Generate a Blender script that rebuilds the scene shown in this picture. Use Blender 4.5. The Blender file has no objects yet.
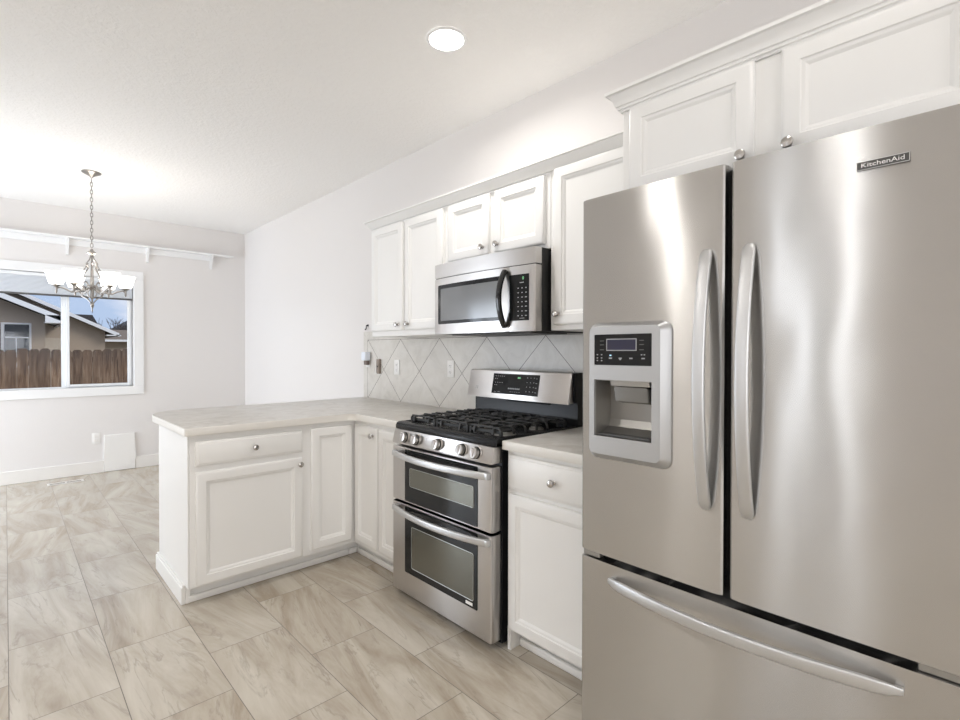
import bpy, bmesh, math, random
from mathutils import Vector, Matrix
random.seed(7)
SC = bpy.context.scene
COL = SC.collection
R = math.radians
PI = math.pi

# ------------------------------------------------------------------ camera
CAMH = 1.30
yaw, pit, rol = R(43.3465), R(-0.5547), R(0.0777)
fwd = Vector((math.sin(yaw)*math.cos(pit), math.cos(yaw)*math.cos(pit), math.sin(pit)))
rt0 = Vector((math.cos(yaw), -math.sin(yaw), 0))
up0 = rt0.cross(fwd)
rt = rt0*math.cos(rol) + up0*math.sin(rol)
up = up0*math.cos(rol) - rt0*math.sin(rol)
cd = bpy.data.cameras.new('camera')
cam = bpy.data.objects.new('camera', cd)
COL.objects.link(cam)
cd.sensor_width = 36.0
cd.lens = 503.187/960*36.0
cd.shift_y = (356.123-360)/960
cd.clip_start = 0.02
cd.clip_end = 500
mt = Matrix((rt, up, -fwd)).transposed().to_4x4()
mt.translation = (0, 0, CAMH)
cam.matrix_world = mt
SC.camera = cam

# ------------------------------------------------------------------ view
SC.view_settings.view_transform = 'Standard'
SC.view_settings.look = 'None'
SC.view_settings.exposure = 0.50
SC.view_settings.gamma = 1.0
SC.view_settings.use_curve_mapping = False
SC.cycles.max_bounces = 10
SC.cycles.diffuse_bounces = 6
SC.cycles.glossy_bounces = 5
SC.cycles.transmission_bounces = 8
SC.cycles.sample_clamp_indirect = 6.0
SC.cycles.caustics_reflective = False
SC.cycles.caustics_refractive = False
SC.cycles.blur_glossy = 1.0

# ------------------------------------------------------------------ world: pale sky with broken cloud
W = bpy.data.worlds.new('sky')
SC.world = W
W.use_nodes = True
nt = W.node_tree
nt.nodes.clear()
wo = nt.nodes.new('ShaderNodeOutputWorld')
bg = nt.nodes.new('ShaderNodeBackground')
tc = nt.nodes.new('ShaderNodeTexCoord')
mp = nt.nodes.new('ShaderNodeMapping')
mp.inputs['Scale'].default_value = (2.2, 2.2, 6.0)
mp.inputs['Location'].default_value = (0.35, 0.1, 0.4)
nz = nt.nodes.new('ShaderNodeTexNoise')
nz.inputs['Scale'].default_value = 2.4
nz.inputs['Detail'].default_value = 6
cr = nt.nodes.new('ShaderNodeValToRGB')
cr.color_ramp.elements[0].position = 0.42
cr.color_ramp.elements[0].color = (0.42, 0.52, 0.70, 1)
cr.color_ramp.elements[1].position = 0.66
cr.color_ramp.elements[1].color = (0.86, 0.84, 0.86, 1)
nt.links.new(tc.outputs['Generated'], mp.inputs['Vector'])
nt.links.new(mp.outputs['Vector'], nz.inputs['Vector'])
nt.links.new(nz.outputs['Fac'], cr.inputs['Fac'])
nt.links.new(cr.outputs['Color'], bg.inputs['Color'])
bg.inputs['Strength'].default_value = 0.90
nt.links.new(bg.outputs[0], wo.inputs['Surface'])

def area_light(name, loc, direction, sx, sy, power, color, spread=180):
    l = bpy.data.lights.new(name, 'AREA')
    l.shape = 'RECTANGLE'
    l.size, l.size_y = sx, sy
    l.energy = power
    l.color = color
    l.spread = R(spread)
    o = bpy.data.objects.new(name, l)
    COL.objects.link(o)
    o.location = loc
    o.rotation_euler = Vector(direction).to_track_quat('-Z', 'Y').to_euler()
    return o

sl = bpy.data.lights.new('sun', 'SUN'); sl.energy = 1.1; sl.angle = R(25); sl.color = (1.0, 0.93, 0.84)
so = bpy.data.objects.new('sun', sl); COL.objects.link(so); so.location = (20, -20, 18)
so.rotation_euler = Vector((-0.55, 0.65, -0.52)).to_track_quat('-Z', 'Y').to_euler()

# daylight by the glazed door, then added lamps for fridge streaks and fill
area_light('daylight_patio_door', (-2.17, 5.55, 1.03), (1, 0, 0), 2.0, 2.0, 68, (0.83, 0.905, 1.0))
area_light('streak_lamp_left', (-2.17, 1.0, 1.45), (1, 0, 0), 0.60, 1.6, 10, (0.93, 0.96, 1.0))  # added lamp behind an invented window, makes the streaks on the fridge
area_light('fill_lamp_rear', (-0.2, -2.77, 1.45), (0, 1, 0), 2.5, 1.6, 32, (1.0, 0.98, 0.96))  # added soft fill lamp behind an invented window in the rear wall

CANS = [(1.524, 1.848), (1.02, 0.40), (-1.04, 1.98), (-1.0, 0.70), (-1.0, -1.4), (1.2, -1.4)]
CAN_POWER = [6.5, 1.1, 11, 2.2, 5, 4.5]
CAN_COLOR = (1.0, 0.965, 0.92)
CHAND_POWER = 1.1

# ------------------------------------------------------------------ materials
def mat(name, col=(0.8, 0.8, 0.8), rough=0.5, metal=0.0, spec=0.5, emit=None, estr=0.0, **kw):
    m = bpy.data.materials.new(name)
    m.use_nodes = True
    p = m.node_tree.nodes['Principled BSDF']
    p.inputs['Base Color'].default_value = (*col, 1)
    p.inputs['Roughness'].default_value = rough
    p.inputs['Metallic'].default_value = metal
    p.inputs['Specular IOR Level'].default_value = spec
    if emit:
        p.inputs['Emission Color'].default_value = (*emit, 1)
        p.inputs['Emission Strength'].default_value = estr
    for k, v in kw.items():
        p.inputs[k.replace('_', ' ')].default_value = v
    return m

class NB:
    """small node-graph helper"""
    def __init__(s, m):
        s.m = m; s.t = m.node_tree; s.p = s.t.nodes['Principled BSDF']
    def n(s, kind, **kw):
        x = s.t.nodes.new('ShaderNode'+kind)
        for k, v in kw.items():
            setattr(x, k, v)
        return x
    def l(s, a, b):
        s.t.links.new(a, b)
    def math(s, op, a, b=None, c=None):
        x = s.n('Math', operation=op)
        for i, v in enumerate((a, b, c)):
            if v is None: continue
            if isinstance(v, (int, float)): x.inputs[i].default_value = v
            else: s.l(v, x.inputs[i])
        return x.outputs[0]
    def pos(s):
        g = s.n('NewGeometry')
        return g.outputs['Position']
    def xyz(s, v):
        x = s.n('SeparateXYZ'); s.l(v, x.inputs[0]); return x.outputs
    def comb(s, a, b, c):
        x = s.n('CombineXYZ')
        for i, v in enumerate((a, b, c)):
            if isinstance(v, (int, float)): x.inputs[i].default_value = v
            else: s.l(v, x.inputs[i])
        return x.outputs[0]
    def noise(s, vec, scale, detail=3, rough=0.5, dist=0.0, dim='3D', w=None):
        x = s.n('TexNoise', noise_dimensions=dim)
        x.inputs['Scale'].default_value = scale
        x.inputs['Detail'].default_value = detail
        x.inputs['Roughness'].default_value = rough
        x.inputs['Distortion'].default_value = dist
        if vec is not None: s.l(vec, x.inputs['Vector'])
        if w is not None: s.l(w, x.inputs['W'])
        return x.outputs['Fac']
    def ramp(s, fac, stops):
        x = s.n('ValToRGB')
        e = x.color_ramp.elements
        while len(e) < len(stops): e.new(0.5)
        for i, (p_, c) in enumerate(stops):
            e[i].position = p_
            e[i].color = (*c, 1) if len(c) == 3 else c
        s.l(fac, x.inputs[0])
        return x.outputs[0]
    def mix(s, fac, a, b, blend='MIX'):
        x = s.n('Mix', data_type='RGBA', blend_type=blend)
        if isinstance(fac, (int, float)): x.inputs[0].default_value = fac
        else: s.l(fac, x.inputs[0])
        for i, v in ((6, a), (7, b)):
            if isinstance(v, tuple): x.inputs[i].default_value = (*v, 1)
            else: s.l(v, x.inputs[i])
        return x.outputs[2]
    def bump(s, h, strength=0.2, dist=0.01):
        x = s.n('Bump')
        x.inputs['Strength'].default_value = strength
        x.inputs['Distance'].default_value = dist
        s.l(h, x.inputs['Height'])
        s.l(x.outputs[0], s.p.inputs['Normal'])

def wall_mat(name, col, bump=0.12):
    m = mat(name, col, 0.85, spec=0.25)
    b = NB(m)
    n1 = b.noise(b.pos(), 90, 3, 0.6)
    b.bump(n1, bump, 0.004)
    return m

M_wall = wall_mat('wall_paint', (0.775, 0.752, 0.738))
M_ceil = mat('ceiling_texture', (0.90, 0.888, 0.87), 0.9, spec=0.2)
_b = NB(M_ceil)
_h = _b.ramp(_b.noise(_b.pos(), 42, 4, 0.6, 0.4), [(0.44, (0, 0, 0)), (0.6, (1, 1, 1))])
_b.bump(_h, 0.32, 0.004)
M_cab = mat('white_cabinet_paint', (0.83, 0.825, 0.81), 0.38, spec=0.45)
M_trim = mat('white_trim_paint', (0.86, 0.86, 0.86), 0.4)
M_base = mat('baseboard_paint', (0.82, 0.80, 0.77), 0.5)
M_vinyl = mat('white_vinyl', (0.84, 0.86, 0.88), 0.35)
M_plate = mat('white_plastic', (0.85, 0.84, 0.82), 0.35)
M_slot = mat('dark_slot', (0.05, 0.04, 0.035), 0.6)

def steel_mat(name, col=(0.56, 0.545, 0.53), rough=0.30, aniso=0.75, tan=(0, 0, 1), wave=0.0):
    m = mat(name, col, rough, 1.0)
    b = NB(m)
    b.p.inputs['Anisotropic'].default_value = aniso
    c = b.n('CombineXYZ')
    for i in range(3): c.inputs[i].default_value = tan[i]
    b.l(c.outputs[0], b.p.inputs['Tangent'])
    q = b.n('Mapping'); q.inputs['Scale'].default_value = (1, 4, 260)
    b.l(b.pos(), q.inputs[0])
    f = b.noise(q.outputs[0], 3.0, 2)
    cc = b.mix(b.math('MULTIPLY', f, 0.35), col, tuple(x*0.78 for x in col))
    sm = b.noise(b.pos(), 2.6, 4, 0.6, 0.6)
    smf = b.ramp(sm, [(0.52, (0, 0, 0)), (0.72, (1, 1, 1))])
    cc = b.mix(b.math('MULTIPLY', smf, 0.3), cc, tuple(x*0.86 for x in col))
    b.l(cc, b.p.inputs['Base Color'])
    if wave:
        q2 = b.n('Mapping'); q2.inputs['Scale'].default_value = (1, 1.5, 1.0)
        b.l(b.pos(), q2.inputs[0])
        h = b.noise(q2.outputs[0], 3.2, 1, 0.4)
        b.bump(h, 1.0, wave)
    return m
M_steel_fr = steel_mat('brushed_steel_fridge', (0.60, 0.59, 0.575), 0.27, 1.0, wave=0.0036)
M_steel = steel_mat('brushed_steel', (0.62, 0.60, 0.585), 0.28, 0.6)
M_handle = mat('satin_handle_metal', (0.62, 0.625, 0.63), 0.40, 0.9)
M_nickel = mat('satin_nickel', (0.52, 0.50, 0.48), 0.22, 1.0)
M_dispframe = mat('silver_plastic', (0.50, 0.505, 0.51), 0.36, 0.8)
M_cavity = mat('grey_metal_liner', (0.36, 0.35, 0.33), 0.35, 0.7)
M_black = mat('black_enamel', (0.012, 0.012, 0.013), 0.25, spec=0.22)
M_blackm = mat('black_matte', (0.012, 0.012, 0.012), 0.6)
M_iron = mat('cast_iron', (0.018, 0.018, 0.018), 0.48)
M_greyglass = mat('dark_panel_glass', (0.012, 0.013, 0.014), 0.10, spec=0.32)
M_ovenglass = mat('oven_window_glass', (0.19, 0.19, 0.165), 0.14, 0.75)
M_mwglass = mat('microwave_window_glass', (0.20, 0.205, 0.21), 0.16, 0.35)
M_rack = mat('oven_rack_line', (0.45, 0.46, 0.45), 0.3, 0.8)
M_screen = mat('lcd_screen', (0.03, 0.03, 0.06), 0.15)
M_print = mat('pale_key_print', (0.42, 0.43, 0.45), 0.5)
M_green = mat('green_led', (0.02, 0.10, 0.04), 0.3, emit=(0.3, 0.9, 0.4), estr=0.5)
M_bluemark = mat('blue_led', (0.3, 0.5, 0.7), 0.3, emit=(0.5, 0.75, 1.0), estr=0.8)
M_darkgrey = mat('dark_grey_plastic', (0.10, 0.10, 0.10), 0.45)
M_fridge_side = mat('grey_fridge_side', (0.16, 0.16, 0.16), 0.5)
M_badge = mat('badge_grey', (0.10, 0.10, 0.095), 0.4, 0.5)
M_badge_l = mat('badge_letters', (0.85, 0.85, 0.85), 0.35)

# countertop: fine mottled warm-grey laminate
M_counter = mat('countertop_laminate', (0.5, 0.48, 0.45), 0.32, spec=0.5)
_b = NB(M_counter)
_q = _b.n('Mapping'); _q.inputs['Scale'].default_value = (1, 1, 1); _b.l(_b.pos(), _q.inputs[0])
_n1 = _b.noise(_q.outputs[0], 9, 6, 0.65, 1.2)
_n2 = _b.noise(_q.outputs[0], 55, 3, 0.6)
_c = _b.ramp(_n1, [(0.34, (0.46, 0.435, 0.40)), (0.5, (0.55, 0.53, 0.50)), (0.66, (0.61, 0.595, 0.57))])
_c = _b.mix(_b.math('MULTIPLY', _n2, 0.25), _c, (0.46, 0.43, 0.39))
_b.l(_c, _b.p.inputs['Base Color'])
M_counter_edge = mat('countertop_edge', (0.76, 0.74, 0.70), 0.35)

# floor tile, 12x24 half-bond
M_floor = mat('floor_tile', (0.5, 0.46, 0.42), 0.30, spec=0.5)
_b = NB(M_floor)
_X = _b.xyz(_b.pos())
TW, TL = 0.3145, 0.6175
_cu = _b.math('DIVIDE', _b.math('SUBTRACT', _X[0], 0.003), TW)
_ci = _b.math('FLOOR', _cu)
_fu = _b.math('SUBTRACT', _cu, _ci)
_par = _b.math('MODULO', _b.math('ADD', _ci, 1000), 2.0)
_vy = _b.math('DIVIDE', _b.math('SUBTRACT', _b.math('SUBTRACT', _X[1], 1.123), _b.math('MULTIPLY', _par, TL*0.5)), TL)
_vi = _b.math('FLOOR', _vy)
_fv = _b.math('SUBTRACT', _vy, _vi)
_du = _b.math('MULTIPLY', _b.math('MINIMUM', _fu, _b.math('SUBTRACT', 1.0, _fu)), TW)
_dv = _b.math('MULTIPLY', _b.math('MINIMUM', _fv, _b.math('SUBTRACT', 1.0, _fv)), TL)
_d = _b.math('MINIMUM', _du, _dv)
_gr = _b.math('LESS_THAN', _d, 0.0014)
_seed = _b.math('ADD', _b.math('MULTIPLY', _ci, 7.31), _b.math('MULTIPLY', _vi, 3.77))
_wn = _b.n('TexWhiteNoise', noise_dimensions='1D'); _b.l(_seed, _wn.inputs['W'])
_rnd = _wn.outputs['Value']
_dd = _b.math('MULTIPLY', _X[1], _b.math('SUBTRACT', _b.math('MULTIPLY', _rnd, 1.0), 0.5))
_tv = _b.comb(_b.math('ADD', _b.math('MULTIPLY', _X[0], 6.5), _b.math('MULTIPLY', _dd, 3.5)), _b.math('MULTIPLY', _X[1], 1.1), _b.math('MULTIPLY', _seed, 1.37))
_v1 = _b.noise(_tv, 1.15, 8, 0.62, 0.7)
_v2 = _b.noise(_tv, 1.0, 6, 0.6, 1.3)
_v3 = _b.noise(_tv, 2.0, 6, 0.7, 0.6)
_c = _b.ramp(_v1, [(0.30, (0.32, 0.262, 0.195)), (0.41, (0.41, 0.352, 0.278)), (0.49, (0.475, 0.42, 0.345)), (0.58, (0.535, 0.485, 0.41)), (0.70, (0.61, 0.565, 0.49))])
_ridge = _b.math('ABSOLUTE', _b.math('SUBTRACT', _v2, 0.5))
_vein = _b.ramp(_ridge, [(0.0, (1, 1, 1)), (0.022, (0, 0, 0))])
_veinm = _b.math('MULTIPLY', _vein, _b.ramp(_v3, [(0.42, (0, 0, 0)), (0.62, (0.6, 0.6, 0.6))]))
_c = _b.mix(_veinm, _c, (0.24, 0.20, 0.16))
_c = _b.mix(_b.math('MULTIPLY', _rnd, 0.30), _c, (0.54, 0.51, 0.455))
_c = _b.mix(_gr, _c, (0.17, 0.15, 0.13))
_b.l(_c, _b.p.inputs['Base Color'])
_b.l(_b.math('ADD', _b.math('MULTIPLY', _gr, 0.5), _b.math('ADD', 0.15, _b.math('MULTIPLY', _v3, 0.16))), _b.p.inputs['Roughness'])
_b.bump(_b.math('SUBTRACT', 1.0, _gr), 0.3, 0.002)

# backsplash: 13 inch tiles set on the diagonal
M_splash = mat('backsplash_tile', (0.6, 0.59, 0.57), 0.3)
_b = NB(M_splash)
_X = _b.xyz(_b.pos())
SP = 0.473
_u = _b.math('DIVIDE', _b.math('SUBTRACT', _X[1], 3.2155), SP)
_v = _b.math('DIVIDE', _b.math('SUBTRACT', _X[2], 1.153), SP)
_a = _b.math('ADD', _b.math('ADD', _u, _v), 20.0)
_e = _b.math('ADD', _b.math('SUBTRACT', _u, _v), 20.0)
_da = _b.math('ABSOLUTE', _b.math('SUBTRACT', _b.math('FRACT', _a), 0.5))
_de = _b.math('ABSOLUTE', _b.math('SUBTRACT', _b.math('FRACT', _e), 0.5))
_dm = _b.math('MULTIPLY', _b.math('MINIMUM', _da, _de), SP/math.sqrt(2))
_l1 = _b.math('LESS_THAN', _dm, 0.0017)
_iny = _b.math('LESS_THAN', _X[1], 3.70)
_inz = _b.math('LESS_THAN', _X[2], 1.392)
_ins = _b.math('MULTIPLY', _iny, _inz)
_l1 = _b.math('MULTIPLY', _l1, _ins)
_l2 = _b.math('MULTIPLY', _b.math('LESS_THAN', _b.math('ABSOLUTE', _b.math('SUBTRACT', _X[1], 3.70)), 0.0016), _inz)
_l3 = _b.math('MULTIPLY', _b.math('LESS_THAN', _b.math('ABSOLUTE', _b.math('SUBTRACT', _X[2], 1.392)), 0.0014), _iny)
_g = _b.math('MAXIMUM', _l1, _b.math('MAXIMUM', _l2, _l3))
_id = _b.math('ADD', _b.math('MULTIPLY', _b.math('FLOOR', _b.math('ADD', _a, 0.5)), 5.1), _b.math('MULTIPLY', _b.math('FLOOR', _b.math('ADD', _e, 0.5)), 3.3))
_wn = _b.n('TexWhiteNoise', noise_dimensions='1D'); _b.l(_id, _wn.inputs['W'])
_n = _b.noise(_b.comb(_b.math('ADD', _X[1], _id), _X[2], _id), 7, 6, 0.65, 1.0)
_c = _b.ramp(_n, [(0.3, (0.60, 0.575, 0.53)), (0.5, (0.685, 0.66, 0.615)), (0.7, (0.74, 0.72, 0.68))])
_c = _b.mix(_b.math('MULTIPLY', _wn.outputs['Value'], 0.2), _c, (0.55, 0.53, 0.50))
_c = _b.mix(_g, _c, (0.13, 0.105, 0.085))
_b.l(_c, _b.p.inputs['Base Color'])
_b.bump(_b.math('SUBTRACT', 1.0, _g), 0.3, 0.0015)

# glass (thin architectural)
M_glass = bpy.data.materials.new('window_glass')
M_glass.use_nodes = True
_t = M_glass.node_tree
_t.nodes.clear()
_o = _t.nodes.new('ShaderNodeOutputMaterial'); _mx = _t.nodes.new('ShaderNodeMixShader')
_tr = _t.nodes.new('ShaderNodeBsdfTransparent'); _gl = _t.nodes.new('ShaderNodeBsdfGlossy'); _fr = _t.nodes.new('ShaderNodeFresnel')
_gl.inputs['Roughness'].default_value = 0.02
_tr.inputs['Color'].default_value = (0.95, 0.96, 0.97, 1)
_fr.inputs['IOR'].default_value = 1.12
_t.links.new(_fr.outputs[0], _mx.inputs[0]); _t.links.new(_tr.outputs[0], _mx.inputs[1]); _t.links.new(_gl.outputs[0], _mx.inputs[2])
_t.links.new(_mx.outputs[0], _o.inputs['Surface'])

M_shade = mat('frosted_lamp_glass', (0.95, 0.93, 0.9), 0.5, emit=(1.0, 0.97, 0.92), estr=1.6)
M_lens = mat('downlight_lens', (1, 1, 1), 0.5, emit=(1.0, 0.97, 0.93), estr=8.0)
M_chain = mat('brushed_nickel_lamp', (0.34, 0.32, 0.30), 0.3, 1.0)
M_blind = mat('pleated_blind_fabric', (0.68, 0.71, 0.75), 0.8)

M_fence = mat('weathered_fence_wood', (0.3, 0.2, 0.13), 0.9, spec=0.1)
_b = NB(M_fence)
_X = _b.xyz(_b.pos())
_bi = _b.math('FLOOR', _b.math('DIVIDE', _X[0], 0.145))
_g1 = _b.noise(_b.comb(_b.math('ADD', _b.math('MULTIPLY', _X[0], 22), _b.math('MULTIPLY', _bi, 3.3)), _b.math('MULTIPLY', _bi, 5.1), _b.math('MULTIPLY', _X[2], 2.0)), 1.0, 5, 0.65, 0.8)
_c = _b.ramp(_g1, [(0.30, (0.06, 0.04, 0.03)), (0.43, (0.20, 0.13, 0.09)), (0.57, (0.33, 0.225, 0.155)), (0.72, (0.46, 0.35, 0.26))])
_g2 = _b.noise(_b.comb(_b.math('MULTIPLY', _X[0], 6), 0.0, _b.math('MULTIPLY', _X[2], 1.6)), 1.0, 4, 0.6, 0.5)
_top = _b.math('MULTIPLY', _b.n('MapRange').outputs[0], 1.0)
_mr = _top.node.inputs[0].links[0].from_node
_mr.inputs['From Min'].default_value = 0.95; _mr.inputs['From Max'].default_value = 1.33
_b.l(_X[2], _mr.inputs['Value'])
_wf = _b.math('MULTIPLY', _top, _b.ramp(_g2, [(0.32, (0.25, 0.25, 0.25)), (0.62, (1, 1, 1))]))
_c = _b.mix(_b.math('MULTIPLY', _wf, 0.8), _c, (0.085, 0.075, 0.075))
_wn = _b.n('TexWhiteNoise', noise_dimensions='1D'); _b.l(_bi, _wn.inputs['W'])
_c = _b.mix(_b.math('MULTIPLY', _wn.outputs['Value'], 0.45), _c, (0.13, 0.095, 0.075))
_b.l(_c, _b.p.inputs['Base Color'])

def noisy(name, c1, c2, scale, rough=0.9):
    m = mat(name, c1, rough, spec=0.15)
    b = NB(m)
    n = b.noise(b.pos(), scale, 4, 0.6)
    b.l(b.ramp(n, [(0.35, c1), (0.65, c2)]), b.p.inputs['Base Color'])
    return m
M_stucco = noisy('beige_stucco', (0.44, 0.36, 0.29), (0.50, 0.42, 0.34), 30)
M_stucco2 = noisy('pale_stucco', (0.56, 0.50, 0.43), (0.64, 0.58, 0.50), 30)
M_roof = noisy('asphalt_shingle', (0.055, 0.055, 0.06), (0.10, 0.095, 0.10), 14)
M_roof2 = noisy('brown_shingle', (0.20, 0.16, 0.13), (0.27, 0.22, 0.185), 14)
M_fascia = mat('white_fascia', (0.88, 0.90, 0.93), 0.6)
M_ground = noisy('dry_lawn', (0.14, 0.13, 0.08), (0.22, 0.20, 0.12), 6)
M_bark = mat('bare_bark', (0.10, 0.085, 0.08), 0.9)
M_outglass = mat('dark_outside_glass', (0.03, 0.035, 0.045), 0.05, spec=0.8)

# ------------------------------------------------------------------ mesh helpers
class M:
    def __init__(s):
        s.bm = bmesh.new()
        s.mi = 0
    def _mark(s, faces):
        for f in faces:
            f.material_index = s.mi
    def box(s, x0, x1, y0, y1, z0, z1, bev=0.0, seg=2):
        if x1 < x0: x0, x1 = x1, x0
        if y1 < y0: y0, y1 = y1, y0
        if z1 < z0: z0, z1 = z1, z0
        bm = s.bm
        before = set(bm.faces)
        v = [bm.verts.new((x, y, z)) for x in (x0, x1) for y in (y0, y1) for z in (z0, z1)]
        for q in ((0, 1, 3, 2), (4, 6, 7, 5), (0, 4, 5, 1), (2, 3, 7, 6), (0, 2, 6, 4), (1, 5, 7, 3)):
            bm.faces.new([v[i] for i in q])
        if bev > 0:
            es = {e for vv in v for e in vv.link_edges}
            bmesh.ops.bevel(bm, geom=list(es), offset=min(bev, 0.49*min(x1-x0, y1-y0, z1-z0)), segments=seg, affect='EDGES', profile=0.5)
        s._mark([f for f in bm.faces if f not in before])
        return s
    def prism(s, pts, axis, a0, a1, bev=0.0, seg=2, bev_all=False):
        bm = s.bm
        before = set(bm.faces)
        def P(p, a):
            return {'x': (a, p[0], p[1]), 'y': (p[0], a, p[1]), 'z': (p[0], p[1], a)}[axis]
        A = [bm.verts.new(P(p, a0)) for p in pts]
        B = [bm.verts.new(P(p, a1)) for p in pts]
        n = len(pts)
        fa = bm.faces.new(A); fb = bm.faces.new(B[::-1])
        for i in range(n):
            bm.faces.new((A[i], B[i], B[(i+1) % n], A[(i+1) % n]))
        if bev > 0:
            es = set(fa.edges) | set(fb.edges)
            if bev_all:
                es = {e for vv in A+B for e in vv.link_edges}
            bmesh.ops.bevel(bm, geom=list(es), offset=bev, segments=seg, affect='EDGES', profile=0.5)
        s._mark([f for f in bm.faces if f not in before])
        return s
    def lathe(s, prof, c, axis=(0, 0, 1), seg=24, sx=1.0, sy=1.0):
        bm = s.bm
        ax = Vector(axis).normalized()
        t = Vector((0, 0, 1)) if abs(ax.z) < 0.9 else Vector((1, 0, 0))
        e1 = ax.cross(t).normalized(); e2 = ax.cross(e1)
        c = Vector(c)
        rings = []; fs = []
        for r, h in prof:
            if r < 1e-6:
                rings.append([bm.verts.new(c + ax*h)])
            else:
                rings.append([bm.verts.new(c + ax*h + e1*(r*sx*math.cos(2*PI*k/seg)) + e2*(r*sy*math.sin(2*PI*k/seg))) for k in range(seg)])
        for a, b in zip(rings[:-1], rings[1:]):
            for k in range(seg):
                k2 = (k+1) % seg
                if len(a) == 1 and len(b) == 1: continue
                if len(a) == 1: fs.append(bm.faces.new((a[0], b[k], b[k2])))
                elif len(b) == 1: fs.append(bm.faces.new((a[k], b[0], a[k2])))
                else: fs.append(bm.faces.new((a[k], b[k], b[k2], a[k2])))
        for ring in (rings[0], rings[-1]):
            if len(ring) > 1:
                fs.append(bm.faces.new(ring))
        s._mark(fs)
        return s
    def sweep(s, path, sec, closed=False, upv=None, scales=None):
        """sec: radius (round) or list of 2D section points"""
        bm = s.bm
        path = [Vector(p) for p in path]
        if isinstance(sec, (int, float)):
            k = 8
            sec = [(sec*math.cos(2*PI*i/k), sec*math.sin(2*PI*i/k)) for i in range(k)]
        n = len(path)
        rings = []; fs = []
        prev = None
        for i, p in enumerate(path):
            if closed:
                t = (path[(i+1) % n] - path[i-1]).normalized()
            else:
                t = (path[min(i+1, n-1)] - path[max(i-1, 0)]).normalized()
            if upv is not None:
                u = Vector(upv)
            elif prev is None:
                u = Vector((0, 0, 1)) if abs(t.z) < 0.9 else Vector((1, 0, 0))
            else:
                u = prev
            a = t.cross(u).normalized(); bb = a.cross(t).normalized()
            prev = bb
            sc = scales[i] if scales else 1.0
            rings.append([bm.verts.new(p + a*(q[0]*sc) + bb*(q[1]*sc)) for q in sec])
        m_ = len(sec)
        pairs = list(zip(rings[:-1], rings[1:]))
        if closed: pairs.append((rings[-1], rings[0]))
        for A, B in pairs:
            for j in range(m_):
                j2 = (j+1) % m_
                fs.append(bm.faces.new((A[j], B[j], B[j2], A[j2])))
        if not closed:
            fs.append(bm.faces.new(rings[0])); fs.append(bm.faces.new(rings[-1][::-1]))
        s._mark(fs)
        return s
    def rings(s, face, plane, u0, u1, v0, v1, steps):
        """nested rectangles: steps = (inset, outward distance); capped in the middle"""
        bm = s.bm
        fs = []; prev = None
        for ins, d in steps:
            pts = [(u0+ins, v0+ins), (u1-ins, v0+ins), (u1-ins, v1-ins), (u0+ins, v1-ins)]
            ring = [bm.verts.new(to3(face, plane, a, b, d)) for a, b in pts]
            if prev:
                for j in range(4):
                    fs.append(bm.faces.new((prev[j], prev[(j+1) % 4], ring[(j+1) % 4], ring[j])))
            else:
                fs.append(bm.faces.new(ring[::-1]))
            prev = ring
        fs.append(bm.faces.new(prev))
        s._mark(fs)
        return s

def to3(face, plane, u, v, d):
    if face == '-x': return (plane-d, u, v)
    if face == '-y': return (u, plane-d, v)
    if face == '+y': return (u, plane+d, v)
    if face == '+x': return (plane+d, u, v)

WL = {}
def finish(o, parent):
    COL.objects.link(o)
    if parent is not None:
        o.parent = parent
def obj(name, m, mats, parent=None, smooth=True, origin=None, sharp=32):
    bm = m.bm
    bmesh.ops.recalc_face_normals(bm, faces=bm.faces)
    if parent is not None:
        base = WL[parent.name]
    elif origin is not None:
        base = Vector(origin)
    else:
        xs = [v.co.x for v in bm.verts]; ys = [v.co.y for v in bm.verts]; zs = [v.co.z for v in bm.verts]
        base = Vector(((min(xs)+max(xs))/2, (min(ys)+max(ys))/2, min(zs)))
    for v in bm.verts: v.co -= base
    me = bpy.data.meshes.new(name)
    bm.to_mesh(me); bm.free()
    for q in (mats if isinstance(mats, (list, tuple)) else [mats]):
        me.materials.append(q)
    if smooth:
        me.shade_smooth()
        me.set_sharp_from_angle(angle=R(sharp))
    o = bpy.data.objects.new(name, me)
    if parent is None: o.location = base
    finish(o, parent)
    WL[o.name] = base
    return o
def thing(name, label, cat, loc, group=None):
    o = bpy.data.objects.new(name, None)
    o.empty_display_size = 0.05
    o.location = loc
    COL.objects.link(o)
    WL[o.name] = Vector(loc)
    return tag(o, label, cat, group)
def tag(o, label, cat, group=None):
    o['label'] = label; o['category'] = cat
    if group: o['group'] = group
    return o
def struct(o):
    o['kind'] = 'structure'
    return o
def text_mesh(m, txt, size, loc, xdir, ydir, depth=0.0006, bold=0.0, sx=1.0):
    """adds text geometry to M"""
    cu = bpy.data.curves.new('t', 'FONT')
    cu.body = txt; cu.size = size; cu.extrude = depth; cu.offset = bold
    cu.align_x = 'CENTER'; cu.align_y = 'CENTER'
    o = bpy.data.objects.new('t', cu)
    COL.objects.link(o)
    dg = bpy.context.evaluated_depsgraph_get()
    me = bpy.data.meshes.new_from_object(o.evaluated_get(dg))
    X = Vector(xdir); Y = Vector(ydir); Z = X.cross(Y)
    mtx = Matrix((X*sx, Y, Z)).transposed().to_4x4(); mtx.translation = loc
    me.transform(mtx)
    n0 = len(m.bm.faces)
    m.bm.from_mesh(me)
    m.bm.faces.ensure_lookup_table()
    for f in m.bm.faces[n0:]: f.material_index = m.mi
    bpy.data.objects.remove(o); bpy.data.curves.remove(cu); bpy.data.meshes.remove(me)

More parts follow.
